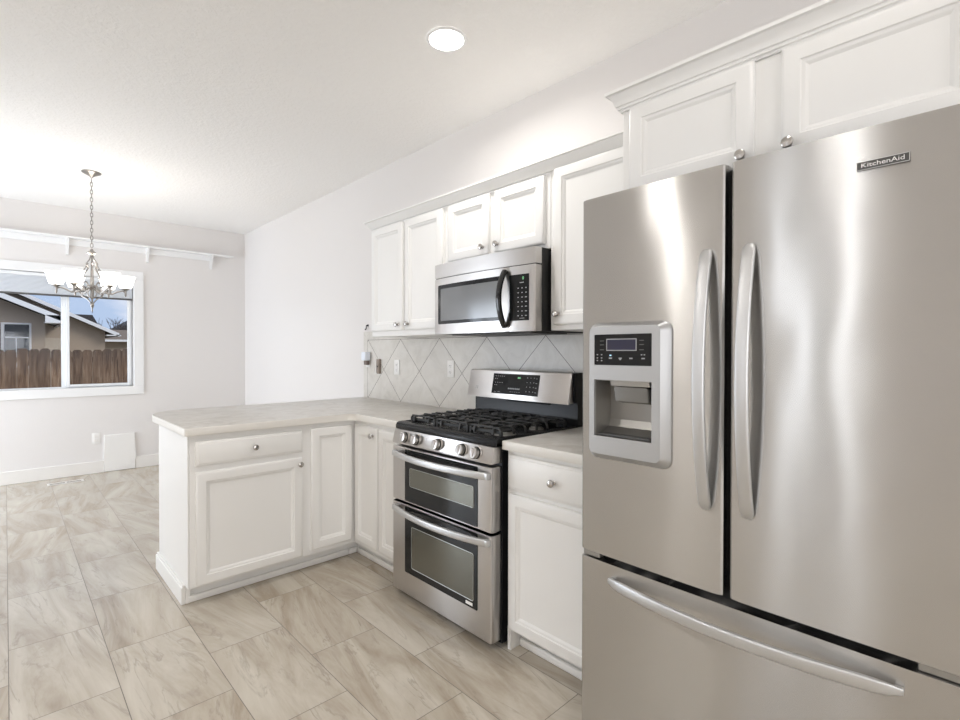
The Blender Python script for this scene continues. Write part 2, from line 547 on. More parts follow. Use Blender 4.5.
def arc_pts(cx, cy, r, a0, a1, n):
    return [(cx+r*math.cos(R(a0+(a1-a0)*i/n)), cy+r*math.sin(R(a0+(a1-a0)*i/n))) for i in range(n+1)]
def rrect(u0, u1, v0, v1, r, n=5):
    return arc_pts(u1-r, v1-r, r, 0, 90, n)+arc_pts(u0+r, v1-r, r, 90, 180, n)+arc_pts(u0+r, v0+r, r, 180, 270, n)+arc_pts(u1-r, v0+r, r, 270, 360, n)

def small_boxes(name, parent, mt, boxes):
    for b in boxes:
        k = M(); k.box(*b); obj(name, k, mt, parent, smooth=False)
# ------------------------------------------------------------------ room shell
WX, BY, H = 2.21, 6.68, 2.772
LX, RY = -2.0, -2.6
T = 0.14
def cutwall(name, face, plane, u0, u1, z0, z1, holes, thick=T):
    """wall slab with rectangular openings; face = direction the room side looks"""
    m = M()
    us = sorted({u0, u1, *[h[0] for h in holes], *[h[1] for h in holes]})
    zs = sorted({z0, z1, *[h[2] for h in holes], *[h[3] for h in holes]})
    for a, b in zip(us[:-1], us[1:]):
        for c, d in zip(zs[:-1], zs[1:]):
            if any(h[0]-1e-6 <= a and b <= h[1]+1e-6 and h[2]-1e-6 <= c and d <= h[3]+1e-6 for h in holes): continue
            p, q = to3(face, plane, a, c, 0), to3(face, plane, b, d, -thick)
            m.box(p[0], q[0], p[1], q[1], p[2], q[2])
    bmesh.ops.remove_doubles(m.bm, verts=m.bm.verts, dist=1e-5)
    # drop the internal faces between neighbouring slabs
    seen = {}
    for f in list(m.bm.faces):
        k = tuple(sorted(v.index for v in f.verts))
    m.bm.verts.index_update()
    for f in list(m.bm.faces):
        k = tuple(sorted(v.index for v in f.verts))
        seen.setdefault(k, []).append(f)
    kill = [f for fs in seen.values() if len(fs) > 1 for f in fs]
    bmesh.ops.delete(m.bm, geom=kill, context='FACES')
    return struct(obj(name, m, M_wall, smooth=False))
m = M(); m.box(LX-T, WX+T, RY-T, BY+T, -0.12, 0.0); struct(obj('floor', m, M_floor, smooth=False))
m = M(); m.box(LX-T, WX+T, RY-T, BY+T, H, H+0.12); struct(obj('ceiling', m, M_ceil, smooth=False))
WIN = (-0.17, 1.035, 0.912, 2.085)
cutwall('wall_right', '-x', WX, RY-T, BY+T, 0, H, [])
cutwall('wall_back', '-y', BY, LX, WX, 0, H, [WIN])
cutwall('wall_left', '+x', LX, RY-T, BY+T, 0, H, [(4.5, 6.6, 0.0, 2.05), (0.70, 1.30, 0.65, 2.25)])
cutwall('wall_rear', '+y', RY, LX, WX, 0, H, [(-1.45, 1.05, 0.65, 2.25)])

# baseboards (the back one is cut around the white access panel)
def baseboard(name, segs):
    m = M()
    for s_ in segs: m.box(*s_, 0, 0.128, 0.004, 1)
    struct(obj(name, m, M_base))
baseboard('baseboard_back', [(LX+0.002, 0.764, BY-0.016, BY-0.001), (1.042, WX-0.018, BY-0.016, BY-0.001)])
baseboard('baseboard_right', [(WX-0.016, WX-0.001, 3.80, BY-0.001)])
baseboard('baseboard_left', [(LX+0.001, LX+0.016, 1.0, 4.39), (LX+0.001, LX+0.016, RY+0.02, 1.0)])

# window in the back wall (two-lite slider, fixed left lite, sash on the right)
wx0, wx1, wz0, wz1 = WIN
w = struct(thing('window_1', '', '', ((wx0+wx1)/2, BY, wz0)))
del w['label']; del w['category']
m = M()
cw = 0.092
m.box(wx0-cw, wx1+cw, BY-0.018, BY-0.001, wz1, wz1+cw, 0.003, 1)
m.box(wx0-cw, wx1+cw, BY-0.018, BY-0.001, wz0-cw, wz0, 0.003, 1)
m.box(wx0-cw, wx0, BY-0.018, BY-0.001, wz0, wz1, 0.003, 1)
m.box(wx1, wx1+cw, BY-0.018, BY-0.001, wz0, wz1, 0.003, 1)
obj('casing', m, M_trim, w)
m = M()
yo, yi = BY+0.055, BY+0.11
m.box(wx0, wx0+0.045, yo, yi, wz0, wz1, 0.003, 1)
m.box(wx1-0.028, wx1, yo, yi, wz0, wz1, 0.003, 1)
m.box(wx0, wx1, yo, yi, wz0, wz0+0.012, 0.003, 1)
m.box(wx0, wx1, yo, yi, wz1-0.05, wz1, 0.003, 1)
m.box(0.422, 0.459, yo-0.005, yi, wz0+0.012, wz1-0.05, 0.003, 1)
obj('window_frame', m, M_vinyl, w)
m = M()
m.box(0.459, 0.487, yo-0.03, yo-0.002, wz0+0.012, wz1-0.05, 0.003, 1)
m.box(0.983, 1.014, yo-0.03, yo-0.002, wz0+0.012, wz1-0.05, 0.003, 1)
m.box(0.487, 0.983, yo-0.03, yo-0.002, wz0+0.012, wz0+0.036, 0.003, 1)
m.box(0.487, 0.983, yo-0.03, yo-0.002, wz1-0.09, wz1-0.05, 0.003, 1)
sash = obj('sash', m, M_vinyl, w)
m = M(); m.box(0.482, 0.988, yo-0.018, yo-0.014, wz0+0.03, wz1-0.06); obj('pane', m, M_glass, sash, smooth=False)
m = M(); m.box(wx0+0.04, 0.425, yo+0.03, yo+0.034, wz0+0.008, wz1-0.04); obj('pane', m, M_glass, w, smooth=False)
# raised pleated blind in the window head
bl = thing('pleated_blind', 'pale grey pleated blind raised at the head of the dining window', 'blind', ((wx0+wx1)/2, BY+0.02, 1.86))
m = M(); m.box(wx0+0.006, wx1-0.006, BY+0.003, BY+0.028, 2.045, 2.08, 0.003, 1); obj('head_rail', m, M_vinyl, bl)
m = M()
for k in range(14):
    z = 1.872+k*0.0123
    m.prism([(BY+0.004, z+0.006), (BY+0.010, z), (BY+0.022, z+0.001), (BY+0.028, z+0.006), (BY+0.022, z+0.011), (BY+0.010, z+0.012)], 'x', wx0+0.01, wx1-0.01)
obj('pleated_fabric', m, M_blind, bl, smooth=False)
m = M(); m.box(wx0+0.008, wx1-0.008, BY+0.003, BY+0.029, 1.855, 1.872, 0.003, 1); obj('bottom_rail', m, M_darkgrey, bl)

# sliding glass door in the left wall
d = struct(thing('door_1', '', '', (LX, 5.55, 0))); del d['label']; del d['category']
m = M()
for a, b in ((4.5, 4.57), (5.52, 5.60), (6.53, 6.6)): m.box(LX-0.10, LX-0.03, a, b, 0.03, 2.0, 0.003, 1)
m.box(LX-0.10, LX-0.03, 4.5, 6.6, 2.0, 2.05, 0.003, 1); m.box(LX-0.10, LX-0.03, 4.5, 6.6, 0.0, 0.03, 0.003, 1)
obj('door_frame', m, M_vinyl, d)
m = M()
for a, b in ((4.40, 4.5), (6.6, 6.66)): m.box(LX+0.001, LX+0.018, a, b, 0, 2.05, 0.003, 1)
m.box(LX+0.001, LX+0.018, 4.40, 6.66, 2.05, 2.14, 0.003, 1)
obj('casing', m, M_trim, d)
for nm, face, plane, u0, u1 in (('added_window_left', '+x', LX, 0.70, 1.30), ('added_window_rear', '+y', RY, -1.45, 1.05)):  # both windows invented and unseen: left for fridge streaks, rear for soft fill
    p = to3(face, plane, (u0+u1)/2, 0.65, 0)
    w = struct(thing(nm, '', '', p)); del w['label']; del w['category']
    m = M()
    for a, b, c, e in ((u0-0.09, u0, 0.65, 2.25), (u1, u1+0.09, 0.65, 2.25), (u0-0.09, u1+0.09, 2.25, 2.34), (u0-0.09, u1+0.09, 0.56, 0.65)):
        p, q = to3(face, plane, a, c, 0.001), to3(face, plane, b, e, 0.018)
        m.box(p[0], q[0], p[1], q[1], p[2], q[2], 0.003, 1)
    obj('casing', m, M_trim, w)
    m = M()
    um = (u0+u1)/2
    fwid = 0.02 if u1-u0 < 1 else 0.05
    for a, b, c, e in ((u0, u0+fwid, 0.65, 2.25), (u1-fwid, u1, 0.65, 2.25), (u0, u1, 2.2, 2.25), (u0, u1, 0.65, 0.70), (um-0.03, um+0.03, 0.7, 2.2)):
        p, q = to3(face, plane, a, c, -0.10), to3(face, plane, b, e, -0.03)
        m.box(p[0], q[0], p[1], q[1], p[2], q[2], 0.003, 1)
    obj('window_frame', m, M_vinyl, w)

bw = thing('added_streak_blind', 'unseen blind added on the left wall to split the lamp light into streaks', 'blind', (LX-0.02, 1.03, 0.66))  # added out of view to block the lamp's middle, leaving two slits
m = M(); m.box(LX-0.020, LX-0.016, 0.83, 1.13, 0.66, 2.20); obj('blind_fabric', m, M_blind, bw, smooth=False)
m = M(); m.lathe([(0, -0.25), (0.02, -0.25), (0.02, 0.25), (0, 0.25)], (LX-0.025, 1.0, 2.215), (0, 1, 0), 16); obj('roller', m, M_vinyl, bw)

# backsplash
m = M()
m.box(WX-0.009, WX-0.0005, 0.98, 2.31, 0.90, 1.83)
m.box(WX-0.009, WX-0.0005, 2.31, 3.13, 0.90, 1.399)
m.box(WX-0.009, WX-0.0005, 3.13, 3.765, 0.90, 1.462, 0.003, 1)
struct(obj('trim_1', m, M_splash, smooth=False))

# ------------------------------------------------------------------ cabinets
DOORSTEP = [(0, 0.0), (0, 0.013), (0.003, 0.017), (0.009, 0.0195), (0.012, 0.020), (0.047, 0.020), (0.050, 0.016), (0.056, 0.0145), (0.060, 0.0115), (0.066, 0.0075), (0.067, 0.0075)]
DRAWSTEP = [(0, 0.0), (0, 0.011), (0.003, 0.014), (0.010, 0.0165), (0.012, 0.0195), (0.013, 0.020)]
def knob(parent, face, plane, u, v, rx=1.0):
    n = {'-x': (-1, 0, 0), '-y': (0, -1, 0)}[face]
    m = M()
    m.lathe([(0.0, 0.0), (0.0095, 0.0), (0.0095, 0.002), (0.0055, 0.005), (0.0055, 0.012), (0.009, 0.015), (0.0150, 0.018), (0.0160, 0.021), (0.0145, 0.025), (0.008, 0.028), (0.0, 0.0285)],
            to3(face, plane, u, v, 0.0195), n, 20, sx=1.0, sy=1.0)
    return obj('knob', m, M_nickel, parent)
def door(cab, face, plane, u0, u1, z0, z1, kn=None, kind='door'):
    m = M().rings(face, plane, u0, u1, z0, z1, DOORSTEP if kind == 'door' else DRAWSTEP)
    o = obj(kind, m, M_cab, cab)
    if kn: knob(o, face, plane, *kn)
    return o

# upper: two-door unit at the far end
FX = 1.90
c = thing('wall_cabinet', 'white two-door wall cabinet at the far end of the run, left of the microwave', 'cabinet', (2.055, 2.72, 1.40))
m = M(); m.box(FX, WX-0.002, 2.302, 3.13, 1.40, 2.160, 0.002, 1); obj('cabinet_body', m, M_cab, c)
door(c, '-x', FX, 2.735, 3.112, 1.437, 2.146, (2.78, 1.475))
door(c, '-x', FX, 2.325, 2.709, 1.437, 2.146, (2.667, 1.475))
# over-microwave unit
c = thing('wall_cabinet', 'short white two-door wall cabinet directly above the microwave', 'cabinet', (2.055, 1.91, 1.794))
m = M(); m.box(FX, WX-0.002, 1.522, 2.3, 1.794, 2.160, 0.002, 1); obj('cabinet_body', m, M_cab, c)
door(c, '-x', FX, 1.929, 2.268, 1.818, 2.146, (1.971, 1.862))
door(c, '-x', FX, 1.552, 1.887, 1.818, 2.146, (1.86, 1.862))
# right unit
c = thing('wall_cabinet', 'white single-door wall cabinet between the microwave and the refrigerator', 'cabinet', (2.055, 1.25, 1.40))
m = M(); m.box(FX, WX-0.002, 0.962, 1.520, 1.40, 2.160, 0.002, 1); obj('cabinet_body', m, M_cab, c)
door(c, '-x', FX, 1.010, 1.492, 1.425, 2.160, (1.466, 1.476))
# over-fridge unit
GX = 1.60
c = thing('fridge_cabinet', 'deep white two-door cabinet above the refrigerator', 'cabinet', (1.9, 0.48, 1.84))
m = M(); m.box(GX, WX-0.002, 0.0, 0.958, 1.84, 2.1465, 0.002, 1); obj('cabinet_body', m, M_cab, c)
door(c, '-x', GX, 0.523, 0.925, 1.850, 2.146, (0.552, 1.874))
door(c, '-x', GX, 0.040, 0.452, 1.850, 2.146, (0.430, 1.874))

# crown mouldings
def crown(name, label, xf, y0, y1, zb, zt, out, ret_y, prof):
    m = M()
    pts = [(xf+0.02, zt), (xf+0.02, zb)] + [(xf-out*a, zb+(zt-zb)*b) for a, b in prof]
    # swept along y with a mitred return along x at the far end
    bm = m.bm
    A = [bm.verts.new((p[0], y0, p[1])) for p in pts]
    Bv = [bm.verts.new((p[0], y1+max(0, xf-p[0]), p[1])) for p in pts]
    C = [bm.verts.new((WX-0.002, y1+max(0, xf-p[0]), p[1])) for p in pts]
    n = len(pts)
    for P_, Q_ in ((A, Bv), (Bv, C)):
        for i in range(n):
            try: bm.faces.new((P_[i], Q_[i], Q_[(i+1) % n], P_[(i+1) % n]))
            except ValueError: pass
    bm.faces.new(A)
    o = obj(name, m, M_cab, sharp=25)
    return tag(o, label, 'moulding')
crown('crown_moulding', 'plain white crown board along the top of the lower wall cabinets', FX, 1.0055, 3.13, 2.1605, 2.211, 0.045, 1,
      [(0.1, 0.0), (0.35, 0.25), (0.75, 0.72), (0.8, 0.8), (1.0, 0.84), (1.0, 1.0)])
crown('crown_moulding', 'stepped white crown moulding on the deep cabinet over the refrigerator', GX, 0.0, 0.958, 2.147, 2.215, 0.046, 1,
      [(0.15, 0.0), (0.15, 0.10), (0.30, 0.13), (0.30, 0.25), (0.42, 0.28), (0.50, 0.45), (0.72, 0.74), (0.80, 0.80), (1.0, 0.84), (1.0, 1.0)])

# base: right unit
BX = 1.592
c = thing('base_cabinet', 'white base cabinet with one drawer, between range and refrigerator', 'cabinet', (1.9, 1.24, 0))
m = M()
m.box(BX, 2.19, 0.975, 1.508, 0.10, 0.874, 0.0015, 1)
m.box(BX, 2.19, 1.490, 1.508, 0.0, 0.101)
m.box(1.662, 2.19, 0.975, 1.4895, 0.0, 0.101)
obj('cabinet_body', m, M_cab, c)
door(c, '-x', BX, 1.02, 1.493, 0.706, 0.855, (1.242, 0.780), 'drawer')
door(c, '-x', BX, 1.02, 1.493, 0.100, 0.688)
m = M(); m.box(1.643, 1.661, 0.975, 1.52-0.032, 0.0, 0.036, 0.008, 3); obj('shoe_moulding', m, M_cab, c)
# base: corner unit (left of range)
c = thing('base_cabinet', 'white corner base cabinet with two narrow doors, left of the range', 'cabinet', (1.9, 2.55, 0))
m = M()
m.box(BX, 2.19, 2.292, 3.46, 0.10, 0.874, 0.0015, 1)
m.box(1.662, 2.19, 2.292, 3.46, 0.0, 0.10); m.box(1.592, 1.662, 2.922, 3.46, 0.0, 0.10)
obj('cabinet_body', m, M_cab, c)
door(c, '-x', BX, 2.545, 2.803, 0.128, 0.845, (2.585, 0.80))
door(c, '-x', BX, 2.305, 2.530, 0.128, 0.845)
m = M(); m.box(1.643, 1.661, 2.292, 2.900, 0.0, 0.036, 0.008, 3); m.box(1.592, 1.661, 2.900, 2.9215, 0.0, 0.036, 0.008, 3); obj('shoe_moulding', m, M_cab, c)
# peninsula base
PY = 2.83
c = thing('peninsula_cabinet', 'white peninsula base cabinet with a drawer and two panelled doors', 'cabinet', (1.12, 3.15, 0))
m = M()
m.box(0.668, BX-0.001, PY, 3.46, 0.10, 0.874, 0.0015, 1)
m.box(0.672, 1.591, 2.922, 3.46, 0.0, 0.101)
obj('cabinet_body', m, M_cab, c)
door(c, '-y', PY, 0.693, 1.248, 0.717, 0.842, (0.979, 0.781), 'drawer')
door(c, '-y', PY, 0.693, 1.246, 0.110, 0.684, (1.228, 0.650))
door(c, '-y', PY, 1.300, 1.565, 0.128, 0.845)
m = M(); m.box(0.673, 1.5915, 2.900, 2.9215, 0.0, 0.036, 0.008, 3); obj('shoe_moulding', m, M_cab, c)
m = M(); m.box(0.646, 0.6675, 2.903, 3.50, 0.0, 0.088, 0.003, 1)
m.box(0.652, 0.6675, 2.903, 3.50, 0.088, 0.100, 0.003, 2)
m.box(0.6675, 0.690, 2.903, 2.921, 0.0, 0.0985, 0.002, 1)
obj('end_baseboard', m, M_cab, c)
m = M(); m.box(0.660, 0.6675, PY+0.001, 3.475, 0.101, 0.874, 0.002, 1); obj('end_panel', m, M_cab, c)

# countertops
def counter(name, label, outline, cat='countertop'):
    m = M()
    m.prism(outline, 'z', 0.8745, 0.914, 0.004, 2)
    m.bm.normal_update()
    bmesh.ops.recalc_face_normals(m.bm, faces=m.bm.faces)
    for f in m.bm.faces:
        f.material_index = 0 if f.normal.z > 0.95 else 1
    return tag(obj(name, m, [M_counter, M_counter_edge]), label, cat)
rr = 0.24
out = arc_pts(0.64+0.02, 2.80+0.02, 0.02, 180, 270, 4) + arc_pts(1.562-0.05, 2.80-0.05, 0.05, 90, 0, 5) + [(1.562, 2.2935), (2.200, 2.2935), (2.200, 3.762)] + arc_pts(0.64+rr, 3.762-rr, rr, 90, 180, 12)
counter('countertop', 'L-shaped grey stone-look countertop over the peninsula and corner cabinet', out)
counter('countertop', 'short grey stone-look countertop between range and refrigerator', [(1.562, 0.975), (2.200, 0.975), (2.200, 1.514), (1.562, 1.514)])

# ------------------------------------------------------------------ refrigerator
fr = thing('refrigerator', 'stainless steel french-door refrigerator with water dispenser and bottom freezer', 'refrigerator', (1.75, 0.503, 0))
y0, y1 = 0.046, 0.960
FRX = 1.36
m = M()
m.box(1.432, 2.19, y0+0.004, y1-0.004, 0.03, 1.755, 0.004, 2)
m.box(1.46, 2.16, y0+0.03, y1-0.03, 0.0, 0.04)
obj('fridge_body', m, M_fridge_side, fr)
def slab_profile(a, b, bow0, bow1):
    """plan outline of a door: rounded vertical edges, slightly bowed front"""
    yc = 0.503
    def fx(y): return FRX - 0.006 + 0.006*((y-yc)/0.457)**2
    r = 0.012
    pts = [(1.428, a), (1.428, b)]
    n = 24
    pts += [(FRX+r+0.002, b), (fx(b)+0.0035, b-0.002)]
    for i in range(n+1):
        y = (b-0.007) + ((a+0.007)-(b-0.007))*i/n
        pts.append((fx(y), y))
    pts += [(fx(a)+0.0035, a+0.002), (FRX+r+0.002, a)]
    return pts
def apply_bool(o, cutter_m):
    cutter_m_bm = cutter_m.bm
    bmesh.ops.recalc_face_normals(cutter_m_bm, faces=cutter_m_bm.faces)
    me = bpy.data.meshes.new('cut'); cutter_m_bm.to_mesh(me); cutter_m_bm.free()
    co = bpy.data.objects.new('cut', me); COL.objects.link(co)
    md = o.modifiers.new('b', 'BOOLEAN'); md.operation = 'DIFFERENCE'; md.object = co; md.solver = 'EXACT'
    bpy.context.view_layer.update()
    dg = bpy.context.evaluated_depsgraph_get()
    nm = bpy.data.meshes.new_from_object(o.evaluated_get(dg), preserve_all_data_layers=True, depsgraph=dg)
    o.modifiers.clear()
    old = o.data; o.data = nm; bpy.data.meshes.remove(old)
    nm.shade_smooth(); nm.set_sharp_from_angle(angle=R(9))
    bpy.data.objects.remove(co); bpy.data.meshes.remove(me)
DZ0, DZ1 = 0.663, 1.785
m = M(); m.prism(slab_profile(0.5125, y1, 0, 0), 'z', DZ0, DZ1, 0.003, 2)
dl = obj('fridge_door', m, M_steel_fr, fr, sharp=9)
cut = M(); cut.box(1.30, 1.425, 0.7005, 0.8935, 1.0385, 1.2155)
bpy.context.view_layer.update()
apply_bool(dl, cut)
m = M(); m.prism(slab_profile(y0, 0.4985, 0, 0), 'z', DZ0, DZ1, 0.003, 2)
dr = obj('fridge_door', m, M_steel_fr, fr, sharp=9)
m = M(); m.prism(slab_profile(y0, y1, 0, 0), 'z', 0.055, 0.641, 0.003, 2)
dz = obj('freezer_drawer', m, M_steel_fr, fr, sharp=9)
m = M(); m.box(1.50, 1.52, y0+0.03, y1-0.03, 0.012, 0.054, 0.003, 1); obj('toe_grille', m, M_darkgrey, fr)
# dark gasket strips filling the gaps
m = M(); m.box(1.40, 1.431, y0+0.02, y1-0.02, 0.6415, 0.6625); m.box(1.40, 1.431, 0.499, 0.512, 0.665, 1.78); obj('gasket', m, M_blackm, fr)
# hinge covers seen in the gap and on top
for a, b in ((0.895, 0.955), (0.060, 0.130)):
    m = M(); m.box(FRX+0.006, 1.398, a, b, 0.6435, 0.6610, 0.002, 1); obj('hinge', m, M_cavity, fr)
for a, b in ((0.85, 0.94), (0.07, 0.16)):
    m = M(); m.box(1.44, 1.60, a, b, 1.7555, 1.785, 0.006, 2); obj('hinge_cover', m, M_darkgrey, fr)
# handles: flat bowed bars
def bow_handle(parent, pts_fn, w, t, name='handle', n=28):
    path = [pts_fn(i/n) for i in range(n+1)]
    sec = rrect(-w/2, w/2, -t/2, t/2, min(w, t)*0.42, 3)
    return path, sec
def endsc(n):
    q = [0.45, 0.80, 0.95]
    return q+[1.0]*(n-6)+q[::-1]
def vhandle(parent, y, za, zb):
    m = M()
    n = 30
    path = []
    for i in range(n+1):
        s_ = i/n
        z = za+(zb-za)*s_
        x = FRX-0.012-0.052*(math.sin(PI*s_)**0.75 if 0 < s_ < 1 else 0)
        path.append((x, y, z))
    sec = rrect(-0.0155, 0.0155, -0.007, 0.007, 0.005, 3)
    path = path[:1]+[tuple((Vector(path[0])*(1-t)+Vector(path[1])*t)) for t in (0.25, 0.6)]+path[1:-1]+[tuple((Vector(path[-1])*(1-t)+Vector(path[-2])*t)) for t in (0.6, 0.25)]+path[-1:]
    m.sweep(path, sec, upv=(-1, 0, 0), scales=endsc(len(path)))
    # end feet
    for z, sg in ((za, 1), (zb, -1)):
        m.box(FRX-0.017, FRX-0.003, y-0.009, y+0.009, z+sg*0.006-0.008, z+sg*0.006+0.008, 0.004, 2)
    return obj('handle', m, M_handle, parent)
vhandle(dl, 0.556, 0.883, 1.568)
vhandle(dr, 0.451, 0.883, 1.568)
m = M(); path = []
for i in range(31):
    s_ = i/30
    path.append((FRX-0.012-0.055*(math.sin(PI*s_)**0.8 if 0 < s_ < 1 else 0), 0.850+(0.151-0.850)*s_, 0.595))
m.sweep(path, rrect(-0.0155, 0.0155, -0.007, 0.007, 0.005, 3), upv=(-1, 0, 0), scales=endsc(31))
for y in (0.843, 0.158): m.box(FRX-0.017, FRX-0.003, y-0.008, y+0.008, 0.595-0.008, 0.595+0.008, 0.004, 2)
obj('handle', m, M_handle, dz)
# dispenser
dx0, dx1 = FRX-0.004, FRX-0.030
m = M()
O = rrect(0.653, 0.921, 0.968, 1.388, 0.028, 6)
I = rrect(0.676, 0.910, 0.985, 1.376, 0.018, 6)
bm = m.bm
def loop(pts, x): return [bm.verts.new((x, p[0], p[1])) for p in pts]
L0 = loop(O, FRX+0.001); L1 = loop(O, FRX-0.010); L2 = loop(I, dx1)
nI = len(I)
for A, B in ((L0, L1), (L1, L2)):
    for i in range(nI): bm.faces.new((A[i], A[(i+1) % nI], B[(i+1) % nI], B[i]))
# front face with two openings: strips around them
def rect_ring(y_a, y_b, z_a, z_b): return [(y_a, z_a), (y_b, z_a), (y_b, z_b), (y_a, z_b)]
disp = obj('dispenser_bezel', m, M_dispframe, dl)
xx = dx1
m = M(); m.prism(rrect(0.6762, 0.9098, 0.9852, 1.3758, 0.0178, 6), 'x', xx-0.0004, xx+0.006)
df = obj('dispenser_frame', m, M_dispframe, fr)
bpy.context.view_layer.update()
cut = M(); cut.box(xx-0.05, xx+0.05, 0.7015, 0.8918, 1.2582, 1.3518); cut.box(xx-0.05, xx+0.05, 0.7015, 0.8918, 1.0402, 1.2138)
apply_bool(df, cut)
m = M()
m.box(FRX+0.060, FRX+0.063, 0.7015, 0.8925, 1.041, 1.2135)
m.box(xx+0.006, FRX+0.060, 0.8905, 0.8925, 1.041, 1.2135); m.box(xx+0.006, FRX+0.060, 0.7015, 0.7035, 1.041, 1.2135)
m.box(xx+0.006, FRX+0.060, 0.7015, 0.8925, 1.2115, 1.2135)
m.prism([(xx+0.006, 1.041), (FRX+0.060, 1.041), (FRX+0.060, 1.085), (FRX+0.050, 1.062), (FRX+0.02, 1.048)], 'y', 0.7035, 0.8905)
obj('dispenser_recess', m, M_cavity, dl)
m = M(); m.box(FRX-0.020, FRX+0.035, 0.712, 0.882, 1.0425, 1.047, 0.001, 1)
obj('drip_tray', m, M_darkgrey, dl)
m = M()
m.prism([(FRX-0.018, 1.211), (FRX+0.03, 1.211), (FRX+0.03, 1.196), (FRX-0.012, 1.196)], 'y', 0.715, 0.845, 0.003, 2)
obj('chute_housing', m, M_dispframe, dl)
m = M()
m.prism([(FRX-0.012, 1.193), (FRX+0.028, 1.193), (FRX+0.040, 1.15), (FRX+0.028, 1.142), (FRX-0.004, 1.150)], 'y', 0.722, 0.838, 0.008, 3)
obj('dispenser_paddle', m, mat('paddle_plastic', (0.22, 0.22, 0.215), 0.25, 0.3), dl)
m = M()
m.prism(rrect(0.7012, 0.8918, 1.2585, 1.3515, 0.004, 3), 'x', xx+0.001, xx+0.02)
pan = obj('control_panel', m, M_greyglass, fr)
def pm(ya, yb, za, zb, d=0.0): return (xx-0.0004-d, xx+0.0009, ya, yb, za, zb)
small_boxes('display_border', pan, M_print, [pm(0.749, 0.849, 1.302, 1.338)])
small_boxes('display', pan, M_screen, [pm(0.7515, 0.8465, 1.3045, 1.3355, 0.0005)])
kb = [pm(y-0.007, y+0.007, z-0.0012, z+0.0012) for y in (0.733, 0.865) for z in (1.305, 1.320, 1.332)]
small_boxes('key_line', pan, M_darkgrey, kb)
kb = [pm(y-0.002, y+0.002, z-0.0016, z+0.0016) for y in (0.866, 0.881) for z in (1.272, 1.280, 1.290)]
kb += [pm(y-0.005, y+0.005, 1.278, 1.2815) for y in (0.835, 0.802, 0.767, 0.728)]
kb += [pm(0.7995, 0.8045, 1.2745, 1.278), pm(0.722, 0.726, 1.289, 1.292), pm(0.731, 0.735, 1.289, 1.292)]
small_boxes('key_mark', pan, M_print, kb)
small_boxes('indicator_light', pan, M_bluemark, [pm(0.832, 0.838, 1.2865, 1.290)])
# maker's badge
m = M(); m.box(FRX-0.0085, FRX-0.001, 0.148, 0.238, 1.6925, 1.7115, 0.002, 2); bd = obj('badge', m, M_badge, fr)
m = M()
for a, b, c_, e in ((0.1485, 0.2375, 1.7103, 1.7110), (0.1485, 0.2375, 1.6930, 1.6937), (0.1485, 0.1492, 1.693, 1.711), (0.2368, 0.2375, 1.693, 1.711)):
    m.box(FRX-0.0092, FRX-0.0080, a, b, c_, e)
text_mesh(m, 'KitchenAid', 0.0135, (FRX-0.0088, 0.193, 1.7022), (0, -1, 0), (0, 0, 1), 0.0004, 0.0, 1.22)
bt = obj('badge_lettering', m, M_badge_l, bd, smooth=False)

# ------------------------------------------------------------------ range
rg = thing('gas_range', 'stainless steel double-oven gas range with black cooktop', 'range', (1.85, 1.903, 0))
ya, yb = 1.523, 2.290
m = M()
m.box(1.575, 2.16, ya+0.003, yb-0.003, 0.02, 0.884)
for y in (ya+0.05, yb-0.05):
    for x in (1.62, 2.10): m.lathe([(0.0, 0), (0.018, 0), (0.018, 0.02), (0, 0.02)], (x, y, 0.0), (0, 0, 1), 12)
obj('range_body', m, M_black, rg)
m = M()
# cooktop pan with a raised rim and sunk burner well
m.box(1.534, 2.115, ya, yb, 0.884, 0.906, 0.004, 3)
m.prism([(1.5345, 0.886), (1.5345, 0.902), (1.542, 0.916), (1.556, 0.9215), (1.580, 0.9215), (1.59, 0.905), (1.59, 0.886)], 'y', ya, yb, 0.002, 1)
m.box(1.560, 2.115, ya, ya+0.022, 0.900, 0.9215, 0.006, 2)
m.box(1.560, 2.115, yb-0.022, yb, 0.900, 0.9215, 0.006, 2)
obj('cooktop', m, M_black, rg)
# fascia
m = M()
m.prism([(1.531, 0.8835), (1.60, 0.8835), (1.60, 0.811), (1.516, 0.811), (1.514, 0.820)], 'y', ya+0.010, yb+0.001, 0.004, 2)
fa = obj('control_fascia', m, M_steel, rg)
def range_knob(y):
    n = Vector((-1, 0, 0.22)).normalized()
    c0 = Vector((1.523, y-0.012, 0.848))
    m = M()
    m.lathe([(0, 0), (0.030, 0), (0.030, 0.004), (0.028, 0.006), (0, 0.006)], c0, n, 28)
    m.lathe([(0.0, 0.006), (0.026, 0.006), (0.026, 0.024), (0.0238, 0.029), (0.021, 0.030), (0.0, 0.030)], c0, n, 28)
    m.sweep([c0+n*0.030+Vector((0, -0.0, -0.019)), c0+n*0.031+Vector((0, 0, 0.019))], rrect(-0.004, 0.004, -0.006, 0.006, 0.0015, 2), upv=(-1, 0, 0))
    k = obj('knob', m, M_steel, rg)
    m = M()
    m.lathe([(0.0258, 0.008), (0.0275, 0.008), (0.0275, 0.014), (0.0258, 0.014)], c0, n, 28)
    obj('knob_ring', m, M_blackm, k)
for y in (2.188, 2.090, 1.915, 1.738, 1.642): range_knob(y)
